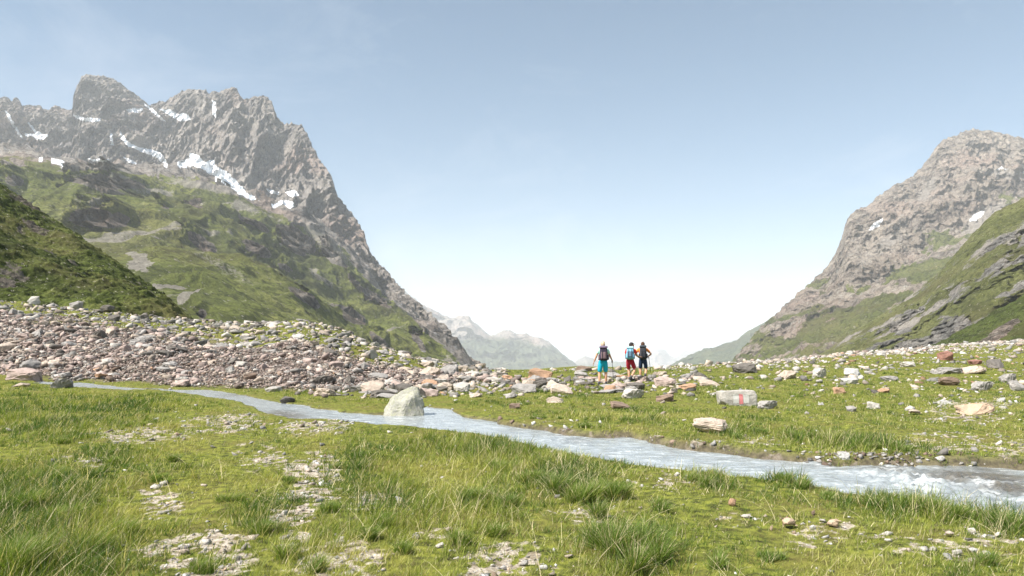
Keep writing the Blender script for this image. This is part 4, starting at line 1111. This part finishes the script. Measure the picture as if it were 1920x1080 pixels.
x, y, bare, lush, s_, big, clump, ci = (q[keep] for q in (x, y, bare, lush, s_, big, clump, ci))
n = len(x)
L = (0.026+0.028*rng.random(n)+0.115*lush*(0.4+0.6*rng.random(n)))*(1+0.45*big)*np.where(clump, chgt[ci], 0.62)
L *= np.interp(y, [3, 12, 40], [1, 1.0, 1.15])*np.where(y > 13, sst(-0.1, -2.2, s_)*0.72+0.28, 1)
Wd = 0.0030*(y/4)**0.78*rng.uniform(0.7, 1.3, n)
lean = np.clip(rng.normal(0.40, 0.24, n), 0.03, 0.95); azz = rng.uniform(0, 6.283, n)
azz = np.where(rng.random(n) < 0.35, rng.normal(0.2, 0.7, n), azz)
g1 = np.array([0.058, 0.115, 0.015]); g2 = np.array([0.235, 0.275, 0.048]); g3 = np.array([0.41, 0.39, 0.125]); st = np.array([0.58, 0.50, 0.31])
tq = np.clip(0.50+0.75*fbm(x*0.8, y*0.5, 0, 4, 411)+0.16*rng.normal(0, 1, n)+np.where(clump, 0.17*ctint[ci]-0.10, 0.12)-0.52*lush-0.13*sst(12, 18, y)+0.15*bare, 0, 1)[:, None]
col = np.where(tq < 0.5, g1+(g2-g1)*tq*2, g2+(g3-g2)*(tq-0.5)*2)
dry = (rng.random(n) < 0.12+0.07*lush+0.12*bare)[:, None]
col = np.where(dry, st*rng.uniform(.7, 1.1, (n, 1)), col)*rng.uniform(0.6, 1.3, (n, 1))
blades(x, y, L, Wd, lean, azz, col, 'grass')
# tall tussocks
TUS = [(1170, 1050, 95, .30), (1120, 1030, 50, .24), (1220, 1045, 50, .22), (1090, 945, 60, .24), (1050, 925, 60, .22), (1150, 935, 60, .22), (1000, 905, 60, .16), (1135, 975, 40, .2), (930, 880, 60, .14), (1320, 912, 22, .16), (1300, 905, 30, .13), (1480, 905, 36, .15),
       (1500, 915, 22, .15), (1740, 965, 50, .17), (1700, 955, 40, .16), (1790, 975, 50, .16), (1880, 990, 45, .16), (1660, 940, 30, .12), (60, 1060, 110, .22), (20, 960, 90, .2), (160, 1040, 90, .18), (90, 900, 90, .16), (230, 1000, 60, .14),
       (10, 1080, 80, .25), (110, 980, 80, .18), (215, 870, 40, .12), (175, 890, 30, .12), (300, 905, 40, .10), (330, 865, 40, .11), (500, 1000, 45, .12), (530, 1050, 40, .13), (720, 985, 50, .12), (690, 1010, 40, .12), (860, 1020, 50, .11), (930, 1000, 40, .12),
       (620, 960, 35, .11), (590, 1070, 30, .13), (1640, 950, 24, .12), (1550, 935, 30, .09), (760, 1040, 40, .12), (650, 880, 36, .09), (540, 905, 30, .09), (440, 940, 40, .09), (120, 830, 60, .12), (250, 800, 60, .09), (880, 940, 50, .13), (960, 950, 40, .14), (1240, 960, 40, .13),
       (1560, 828, 50, .15), (1620, 840, 50, .14), (1500, 822, 50, .13), (1690, 845, 40, .12), (1430, 815, 40, .11), (1380, 822, 30, .1), (1100, 800, 60, .1), (1010, 785, 60, .08), (1850, 1060, 50, .12), (1450, 1050, 40, .08), (1350, 1060, 50, .1), (1180, 790, 50, .09), (380, 1075, 40, .12)]
bx, by, bl, bt = [], [], [], []
for (pxx, pyy, wpx, hh) in TUS:
    X_, Y_, _z = ground_hit(pxx, pyy, 2.4)
    rad_ = wpx/2*Y_/F
    k = int(np.clip(900*rad_/0.12*(1 if Y_ < 8 else 0.8), 250, 2600))
    nsub = max(3, int(rad_/0.035)); sx_ = rng.normal(0, rad_*0.45, nsub); sy_ = rng.normal(0, rad_*0.55, nsub); q = rng.integers(0, nsub, k)
    bx.append(X_+sx_[q]+rng.normal(0, 0.016, k)); by.append(Y_+sy_[q]+rng.normal(0, 0.016, k))
    bl.append(hh*rng.uniform(0.35, 1.08, k)*(0.75+0.3*rng.random(nsub)[q])); bt.append(np.full(k, pxx % 7/7))
x = np.concatenate(bx); y = np.concatenate(by); L = np.concatenate(bl); tq = np.concatenate(bt)
ok = stream_s(x, y) < 0; x, y, L, tq = x[ok], y[ok], L[ok], tq[ok]
n = len(x); Wd = 0.0036*(y/4)**0.6*rng.uniform(0.7, 1.3, n)
az2 = rng.uniform(0, 6.283, n); az2 = np.where(rng.random(n) < 0.5, rng.normal(0.1, 0.8, n), az2)
tq = np.clip(0.30*tq+0.20*rng.normal(0, 1, n)+0.28, 0, 1)[:, None]
gA = np.array([0.075, 0.135, 0.022]); gB = np.array([0.25, 0.32, 0.07])
col = gA+(gB-gA)*tq
dry = (rng.random(n) < 0.15)[:, None]; col = np.where(dry, st*rng.uniform(.75, 1.15, (n, 1)), col)*rng.uniform(.75, 1.25, (n, 1))
blades(x, y, L, Wd, np.clip(rng.normal(0.42, 0.2, n), 0.03, 0.9), az2, col, 'grass_tussocks', nseg=4)
# long dry straws
k = 2600; pxx = rng.uniform(-60, 1980, k); yy = rng.uniform(3.6, 9, k)**1.0; xx = (pxx-960)/F*yy*ca
okk = stream_s(xx, yy) < -0.1; xx, yy = xx[okk], yy[okk]; k = len(xx)
_, _, _, lu, _ = zones(xx, yy); kp = rng.random(k) < 0.12+lu; xx, yy = xx[kp], yy[kp]; k = len(xx)
blades(xx, yy, rng.uniform(0.10, 0.30, k), 0.0030*np.ones(k)*(yy/4)**0.5, np.clip(rng.normal(0.7, 0.3, k), 0.1, 1.1), rng.uniform(0, 6.283, k), st*rng.uniform(.85, 1.3, (k, 1)), 'dry_grass', nseg=4)

# ------------------------------------------------------------------ hikers
def skin_arrays(V, E, Rr, sub=2):
    me = bpy.data.meshes.new('tmp'); me.from_pydata(V, E, []); o = bpy.data.objects.new('tmp', me); COL.objects.link(o)
    md = o.modifiers.new('s', 'SKIN'); md.use_smooth_shade = True
    sb = o.modifiers.new('b', 'SUBSURF'); sb.levels = sub; sb.render_levels = sub
    for i, r_ in enumerate(Rr):
        sv_ = me.skin_vertices[0].data[i]; sv_.radius = r_ if isinstance(r_, tuple) else (r_, r_); sv_.use_root = (i == 0)
    dg = bpy.context.evaluated_depsgraph_get(); ev = o.evaluated_get(dg); m2 = bpy.data.meshes.new_from_object(ev)
    vs = [tuple(v.co) for v in m2.vertices]; fs = [tuple(p.vertices) for p in m2.polygons]
    bpy.data.objects.remove(o); bpy.data.meshes.remove(m2); bpy.data.meshes.remove(me)
    return vs, fs
def ellipsoid(c, r, seg=14, rings=9, rot=None, cut=None):
    bm = bmesh.new(); bmesh.ops.create_uvsphere(bm, u_segments=seg, v_segments=rings, radius=1)
    if cut: 
        bmesh.ops.delete(bm, geom=[v for v in bm.verts if cut(v.co)], context='VERTS')
    for v in bm.verts:
        q = Vector((v.co.x*r[0], v.co.y*r[1], v.co.z*r[2]))
        if rot: q = rot @ q
        v.co = q+Vector(c)
    bm.verts.ensure_lookup_table(); bm.verts.index_update()
    vs = [tuple(v.co) for v in bm.verts]; fs = [tuple(v.index for v in f.verts) for f in bm.faces]; bm.free()
    return vs, fs
def tube(pts, r, seg=8):
    vs, fs = [], []
    for i, p in enumerate(pts):
        p = Vector(p); d = (Vector(pts[min(i+1, len(pts)-1)])-Vector(pts[max(i-1, 0)])).normalized()
        a = d.orthogonal().normalized(); b = d.cross(a); rr_ = r[i] if isinstance(r, (list, tuple)) else r
        for k in range(seg):
            q = p+(a*math.cos(6.2832*k/seg)+b*math.sin(6.2832*k/seg))*rr_; vs.append(tuple(q))
    for i in range(len(pts)-1):
        for k in range(seg):
            fs.append((i*seg+k, i*seg+(k+1) % seg, (i+1)*seg+(k+1) % seg, (i+1)*seg+k))
    fs.append(tuple(range(seg-1, -1, -1))); fs.append(tuple((len(pts)-1)*seg+k for k in range(seg)))
    return vs, fs
def rbox(c, s, bev=0.03, rot=None, taper=1.0):
    bm = bmesh.new(); bmesh.ops.create_cube(bm, size=1)
    for v in bm.verts:
        k_ = taper if v.co.z > 0 else 1
        v.co = Vector((v.co.x*s[0]*k_, v.co.y*s[1]*k_, v.co.z*s[2]))
    bmesh.ops.bevel(bm, geom=list(bm.edges), offset=bev, segments=3, profile=0.6, affect='EDGES')
    bm.verts.index_update()
    vs = [tuple((rot @ v.co if rot else v.co)+Vector(c)) for v in bm.verts]; fs = [tuple(v.index for v in f.verts) for f in bm.faces]; bm.free()
    return vs, fs
def joined(name, parts, mat, parent=None):
    V_, F_ = [], []
    for vs, fs in parts:
        o_ = len(V_); V_ += vs; F_ += [tuple(i+o_ for i in f) for f in fs]
    return link_mesh(name, V_, F_, mat, parent, smooth=True)
def hand(w, d, side):
    """palm with five unequal bent fingers, pointing along d from the wrist w"""
    d = Vector(d).normalized(); s = Vector((side, 0, 0)); s = (s-d*s.dot(d)).normalized(); nrm = d.cross(s)
    w = Vector(w); f = Vector((0, 1, 0)); f = (f-d*f.dot(d)).normalized()
    P_ = []; P_.append(skin_arrays([tuple(w), tuple(w+d*0.045), tuple(w+d*0.085)], [(0, 1), (1, 2)], [(0.024, 0.02), (0.034, 0.018), (0.036, 0.016)], 1))
    for q, (off, ln) in enumerate(((-.028, .066), (-.010, .078), (.009, .073), (.027, .057))):
        a = w+d*0.078+f*off; b = a+d*ln*0.45+s*-0.006; c = a+d*ln*0.8+s*-0.022; e = a+d*ln*0.92+s*-0.036
        P_.append(skin_arrays([tuple(a), tuple(b), tuple(c), tuple(e)], [(0, 1), (1, 2), (2, 3)], [.0095, .009, .008, .007], 1))
    a = w+d*0.025+f*0.026; b = a+d*0.028+f*0.026; c = b+d*0.028-s*0.012
    P_.append(skin_arrays([tuple(a), tuple(b), tuple(c)], [(0, 1), (1, 2)], [.0115, .010, .008], 1))
    return P_
def person(pose, mats, label, base, H, yaw=0.0):
    """pose: joint dictionary in metres for a 1.72 m figure facing +Y"""
    J = {k: Vector(v) for k, v in pose.items()}
    root = empty('person', base, yaw); root.scale = (H/1.72,)*3
    tag(root, label, 'person', 'hikers')
    names = ['pelvis', 'waist', 'chest', 'neck0', 'neck1', 'hipL', 'kneeL', 'calfL', 'ankL', 'hipR', 'kneeR', 'calfR', 'ankR', 'shL', 'elL', 'wrL', 'shR', 'elR', 'wrR', 'toeL', 'toeR']
    for s in 'LR':
        J['calf'+s] = J['knee'+s].lerp(J['ank'+s], 0.35)+Vector((0, -0.02, 0))
    V_ = [tuple(J[k]) for k in names]; ix = {k: i for i, k in enumerate(names)}
    E_ = [(ix[a], ix[b]) for a, b in (('pelvis', 'waist'), ('waist', 'chest'), ('chest', 'neck0'), ('neck0', 'neck1'), ('pelvis', 'hipL'), ('hipL', 'kneeL'), ('kneeL', 'calfL'), ('calfL', 'ankL'), ('ankL', 'toeL'),
                                       ('pelvis', 'hipR'), ('hipR', 'kneeR'), ('kneeR', 'calfR'), ('calfR', 'ankR'), ('ankR', 'toeR'), ('chest', 'shL'), ('shL', 'elL'), ('elL', 'wrL'), ('chest', 'shR'), ('shR', 'elR'), ('elR', 'wrR'))]
    RR = dict(pelvis=(.14, .105), waist=(.125, .09), chest=(.155, .105), neck0=.062, neck1=.056, hip=.092, knee=.060, calf=.060, ank=.038, toe=.032, sh=.058, el=.042, wr=.028)
    Rl = [RR.get(k, RR.get(k[:-1])) for k in names]
    body = [skin_arrays(V_, E_, Rl)]
    hc = J['head']; hr = Euler((pose_tilt.get(label, (0, 0, 0)))).to_matrix()
    body.append(ellipsoid(hc, (.076, .095, .115), 18, 12, hr))
    body.append(ellipsoid(hc+hr @ Vector((0, .05, -.055)), (.052, .05, .055), 12, 8, hr))       # jaw
    body.append(ellipsoid(hc+hr @ Vector((0, .100, -.012)), (.013, .018, .022), 8, 6, hr))        # nose
    body.append(ellipsoid(hc+hr @ Vector((0, .092, -.052)), (.022, .008, .006), 8, 6, hr))        # lips
    for s in (-1, 1):
        body.append(ellipsoid(hc+hr @ Vector((s*.078, -.004, -.008)), (.012, .020, .030), 8, 6, hr))    # ears
    for s, k in ((-1, 'L'), (1, 'R')):
        d = (J['wr'+k]-J['el'+k]); body += hand(J['wr'+k], d, s)
    joined('body', body, mats['skin'], root)
    joined('eyes', [ellipsoid(hc+hr @ Vector((s*.030, .084, .008)), (.011, .008, .007), 8, 6, hr) for s in (-1, 1)], mats['eye'], root)
    # shirt with short sleeves
    vs = [J['pelvis']+Vector((0, 0, -.09)), J['waist'], J['chest'], J['neck0']-Vector((0, 0, .035))]; es = [(0, 1), (1, 2), (2, 3)]; rs_ = [(.158, .122), (.145, .108), (.178, .122), .08]
    for k in 'LR':
        i = len(vs); vs += [J['sh'+k], J['sh'+k].lerp(J['el'+k], 0.62)]; es += [(2, i), (i, i+1)]; rs_ += [.076, .066]
    joined('shirt', [skin_arrays([tuple(v) for v in vs], es, rs_)], mats['shirt'], root)
    vs = [J['pelvis']+Vector((0, 0, .13)), J['pelvis']-Vector((0, 0, .03))]; es = [(0, 1)]; rs_ = [(.150, .118), (.168, .132)]
    for k in 'LR':
        i = len(vs); vs += [J['hip'+k]-Vector((0, 0, .03)), J['hip'+k].lerp(J['knee'+k], .55), J['hip'+k].lerp(J['knee'+k], mats.get('len', .98))]; es += [(1, i), (i, i+1), (i+1, i+2)]; rs_ += [.112, .100, .088]
    joined('shorts', [skin_arrays([tuple(v) for v in vs], es, rs_)], mats['shorts'], root)
    for k in 'LR':
        a = J['ank'+k]; b = J['toe'+k]; dd = (b-a); dh = Vector((dd.x, dd.y, dd.z))
        sole = a-Vector((0, 0, .035))
        ang = math.atan2(dd.z+0.055, math.hypot(dd.x, dd.y)); rm = Euler((ang, 0, math.atan2(-dd.x, dd.y))).to_matrix()
        mid = a.lerp(b, 0.45)-Vector((0, 0, .012))
        sh = joined('shoe', [rbox(mid, (.095, .27, .075), .034, rm), rbox(a-Vector((0, 0, .0)), (.088, .095, .11), .035, rm)], mats['shoe'], root)
        joined('sole', [rbox(mid+rm @ Vector((0, 0, -.040)), (.10, .28, .022), .009, rm)], mats['sole'], sh)
        joined('sock', [tube([a+Vector((0, 0, .03)), a.lerp(J['calf'+k], .35)], [.047, .050], 12)], mats['sock'], root)
    hcut = lambda c: (c.y > 0.30 and c.z < 0.42) or c.z < -0.52
    hair = [ellipsoid(hc+hr @ Vector((0, -.008, .014)), (.088, .102, .118), 26, 18, hr, hcut)]
    rq = random.Random(len(label))
    for _ in range(46):
        th = rq.uniform(0, 6.28); ph = rq.uniform(-.2, 1.3); q = Vector((math.cos(th)*math.cos(ph)*.084, math.sin(th)*math.cos(ph)*.098-.008, math.sin(ph)*.115+.014))
        if q.y > .05 and q.z < .06: continue
        hair.append(ellipsoid(hc+hr @ q, (.020, .020, .016), 7, 5, hr))
    joined('hair', hair, mats['hair'], root)
    if 'cap' in mats:
        cp = joined('cap', [ellipsoid(hc+hr @ Vector((0, 0, .03)), (.094, .108, .105), 20, 12, hr, lambda c: c.z < 0.05)], mats['cap'], root)
        joined('visor', [rbox(hc+hr @ Vector((0, .125, .040)), (.13, .09, .014), .006, hr)], mats['cap'], cp)
    return root, J
def backpack(root, J, mats, label, group, w=.30, h=.50, dp=.20):
    """stands on the wearer's back; separate top-level object at the wearer's place"""
    r = empty('backpack', root.location, root.rotation_euler.z); r.scale = root.scale
    tag(r, label, 'backpack', group)
    ctr = J['chest'].lerp(J['waist'], .45)+Vector((0, -.105-dp/2, .02)); lean = (J['chest']-J['waist']); ang = -math.atan2(lean.y, lean.z); rm = Euler((ang, 0, 0)).to_matrix()
    joined('pack_body', [rbox(ctr, (w, dp, h), .075, rm, .84), rbox(ctr+rm @ Vector((0, -.01, -h*.22)), (w*1.08, dp*1.1, h*.55), .085, rm, .92)], mats['main'], r)
    joined('lid', [rbox(ctr+rm @ Vector((0, -.01, h/2+.015)), (w*.90, dp*1.05, .10), .04, rm)], mats['lid'], r)
    joined('front_pocket', [rbox(ctr+rm @ Vector((0, -dp/2-.022, -.06)), (w*.66, .06, h*.52), .025, rm)], mats['pocket'], r)
    for s in (-1, 1):
        joined('side_pocket', [rbox(ctr+rm @ Vector((s*(w/2+.008), 0, -h*.25)), (.05, dp*.7, h*.36), .02, rm)], mats['pocket'], r)
        joined('compression_strap', [rbox(ctr+rm @ Vector((s*w*.20, -dp/2-.058, -.02)), (.022, .012, h*.75), .004, rm)], mats['strap'], r)
        sh = J['shL'] if s < 0 else J['shR']
        a = sh.lerp(J['neck0'], .42)
        pts = [ctr+rm @ Vector((s*.08, dp/2, h*.36)), a+Vector((0, -.02, .085)), a+Vector((0, .07, .05)), a+Vector((s*.01, .135, -.08)), J['chest']+Vector((s*.13, .125, -.14)), J['waist']+Vector((s*.155, .02, .0)), ctr+rm @ Vector((s*w*.42, dp/2, -h*.36))]
        joined('shoulder_strap', [tube(pts, [.020, .026, .026, .024, .018, .012, .012], 8)], mats['strap'], r)
    wc = J['pelvis']+Vector((0, 0, .09)); ring = [wc+Vector((math.cos(q)*.172, math.sin(q)*.135, 0)) for q in [2*math.pi*i/20-.5*math.pi for i in range(21)]]
    joined('hip_belt', [tube(ring, .017, 6)], mats['strap'], r)
    return r
def pole(root, grip, tip, label, group=None):
    r = empty('trekking_pole', root.location, root.rotation_euler.z); r.scale = root.scale
    tag(r, label, 'trekking pole', group)
    g = Vector(grip); tp = Vector(tip); d = (tp-g).normalized()
    joined('grip', [tube([g-d*.07, g-d*.05, g+d*.06, g+d*.08], [.015, .019, .017, .013], 8)], M_black, r)
    joined('shaft', [tube([g+d*.08, g.lerp(tp, .5), g.lerp(tp, .5)+d*.002, tp-d*.03], [.0095, .0095, .0075, .0065], 8)], M_shaft, r)
    joined('basket', [tube([tp-d*.075, tp-d*.068], .028, 10)], M_black, r)
    joined('tip', [tube([tp-d*.03, tp], [.006, .003], 6)], M_shaft, r)
    lp = g-d*.05
    joined('wrist_loop', [tube([lp, lp+Vector((-.03, -.03, -.05)), lp+Vector((-.02, -.02, -.12)), lp+Vector((.01, 0, -.07)), lp], .005, 5)], M_black, r)
    return r
M_black = plain('black_fabric', (0.022, 0.022, 0.026), .75, .3, 30); M_shaft = plain('pole_metal', (0.09, 0.09, 0.10), .4, .2, 20, .6)
skinA = plain('tanned_skin', (0.50, 0.27, 0.17), .55, .08, 12); M_eye = plain('eye_dark', (0.03, 0.02, 0.015), .3, .1)
M_sole = plain('rubber_sole', (0.05, 0.045, 0.04), .85); M_shoe = plain('dark_boot', (0.035, 0.033, 0.036), .8, .3, 60); M_sock = plain('grey_sock', (0.10, 0.10, 0.11), .9)
pose_tilt = {}
# blonde hiker, left
LA = 'blonde hiker in mint shirt and turquoise shorts walking with one pole, leftmost hiker'
poseA = dict(pelvis=(0, 0, .93), waist=(0, 0, 1.10), chest=(.005, .02, 1.29), neck0=(.01, .03, 1.43), neck1=(.01, .035, 1.50), head=(.01, .045, 1.595),
             hipL=(-.095, 0, .88), kneeL=(-.135, .03, .49), ankL=(-.165, -.10, .085), toeL=(-.175, .05, .035), hipR=(.095, 0, .88), kneeR=(.115, .08, .50), ankR=(.125, .09, .085), toeR=(.14, .24, .03),
             shL=(-.175, .01, 1.375), elL=(-.265, -.05, 1.13), wrL=(-.345, .0, .92), shR=(.185, .01, 1.375), elR=(.285, .03, 1.13), wrR=(.365, .18, 1.01))
xa, ya, za = ground_hit(1131, 724)
matsA = dict(skin=skinA, eye=M_eye, shirt=plain('mint_cotton', (0.50, 0.78, 0.66), .8, .08, 20), shorts=plain('turquoise_cotton', (0.012, 0.36, 0.52), .75, .15, 14), shoe=M_shoe, sole=M_sole, sock=M_sock, hair=plain('blonde_hair', (0.60, 0.46, 0.32), .6, .3, 60))
HA = 1.66
rA, JA = person(poseA, matsA, LA, (xa, ya, za), HA)
backpack(rA, JA, dict(main=plain('plum_black_nylon', (0.035, 0.028, 0.05), .65, .4, 12), lid=plain('mauve_nylon', (0.18, 0.14, 0.21), .65, .25, 15), pocket=plain('rose_grey_nylon', (0.17, 0.11, 0.12), .65, .5, 10), strap=M_black),
         'black and mauve backpack on the back of the blonde hiker in turquoise shorts', 'backpacks worn by the hikers', .34, .50, .20)
pole(rA, (.385, .25, .96), (.47, .42, .02), 'dark trekking pole held in the right hand of the blonde hiker')
# middle hiker, head turned right
LB = 'dark-haired hiker in red shirt and dark red shorts with blue backpack, middle of the three'
pose_tilt[LB] = (0.12, 0, -1.15)
poseB = dict(pelvis=(.0, 0, .90), waist=(.0, .03, 1.07), chest=(.02, .09, 1.25), neck0=(.04, .13, 1.39), neck1=(.05, .15, 1.455), head=(.065, .175, 1.545),
             hipL=(-.09, 0, .86), kneeL=(-.07, .13, .49), ankL=(-.04, .04, .10), toeL=(.02, .19, .05), hipR=(.09, 0, .86), kneeR=(.20, .03, .50), ankR=(.03, -.22, .17), toeR=(.13, -.13, .08),
             shL=(-.15, .10, 1.34), elL=(-.20, .18, 1.09), wrL=(-.15, .38, 1.02), shR=(.20, .09, 1.335), elR=(.30, .12, 1.09), wrR=(.42, .30, 1.06))
xb, yb, zb = ground_hit(1182, 716)
matsB = dict(skin=skinA, eye=M_eye, shirt=plain('red_cotton', (0.66, 0.055, 0.04), .8, .15, 20), shorts=plain('wine_cotton', (0.33, 0.018, 0.035), .8, .2, 14), shoe=M_shoe, sole=M_sole, sock=M_sock, hair=plain('dark_hair', (0.045, 0.03, 0.022), .6, .3, 60), cap=M_black, len=.92)
rB, JB = person(poseB, matsB, LB, (xb, yb, zb), 1.62, R(-12))
backpack(rB, JB, dict(main=plain('sky_blue_nylon', (0.16, 0.36, 0.50), .65, .25, 12), lid=plain('pale_blue_nylon', (0.34, 0.55, 0.66), .65, .2, 15), pocket=plain('slate_nylon', (0.07, 0.13, 0.19), .65, .3, 10), strap=M_black),
         'light blue backpack on the back of the hiker in red', 'backpacks worn by the hikers', .34, .48, .22)
# right hiker, hands on hips
LC = 'brown-haired hiker in orange shirt and navy shorts with hands at the waist, rightmost hiker'
poseC = dict(pelvis=(0, 0, .92), waist=(0, .01, 1.09), chest=(0, .04, 1.28), neck0=(0, .06, 1.42), neck1=(.005, .065, 1.49), head=(.01, .075, 1.585),
             hipL=(-.095, 0, .88), kneeL=(-.11, .10, .49), ankL=(-.115, .08, .085), toeL=(-.125, .23, .03), hipR=(.095, 0, .88), kneeR=(.14, .03, .49), ankR=(.08, -.24, .22), toeR=(.14, -.16, .09),
             shL=(-.185, .04, 1.37), elL=(-.36, -.03, 1.17), wrL=(-.23, .12, 1.05), shR=(.185, .04, 1.37), elR=(.375, -.04, 1.17), wrR=(.235, .12, 1.06))
xc, yc, zc_ = ground_hit(1206, 713)
matsC = dict(skin=skinA, eye=M_eye, shirt=plain('orange_cotton', (0.80, 0.26, 0.06), .8, .12, 20), shorts=plain('navy_cotton', (0.014, 0.030, 0.065), .8, .3, 14), shoe=M_shoe, sole=M_sole, sock=M_sock, hair=plain('brown_hair', (0.10, 0.05, 0.03), .6, .3, 60))
rC, JC = person(poseC, matsC, LC, (xc, yc, zc_), 1.70, R(-6))
backpack(rC, JC, dict(main=plain('charcoal_nylon', (0.03, 0.034, 0.042), .65, .3, 12), lid=plain('slate_black_nylon', (0.055, 0.065, 0.08), .65, .25, 15), pocket=plain('black_nylon', (0.02, 0.022, 0.028), .65, .3, 10), strap=M_black),
         'tall black backpack on the back of the hiker in orange', 'backpacks worn by the hikers', .33, .55, .21)
pole(rC, (.27, .16, 1.04), (.40, .22, .02), 'thin trekking pole beside the right leg of the hiker in orange')
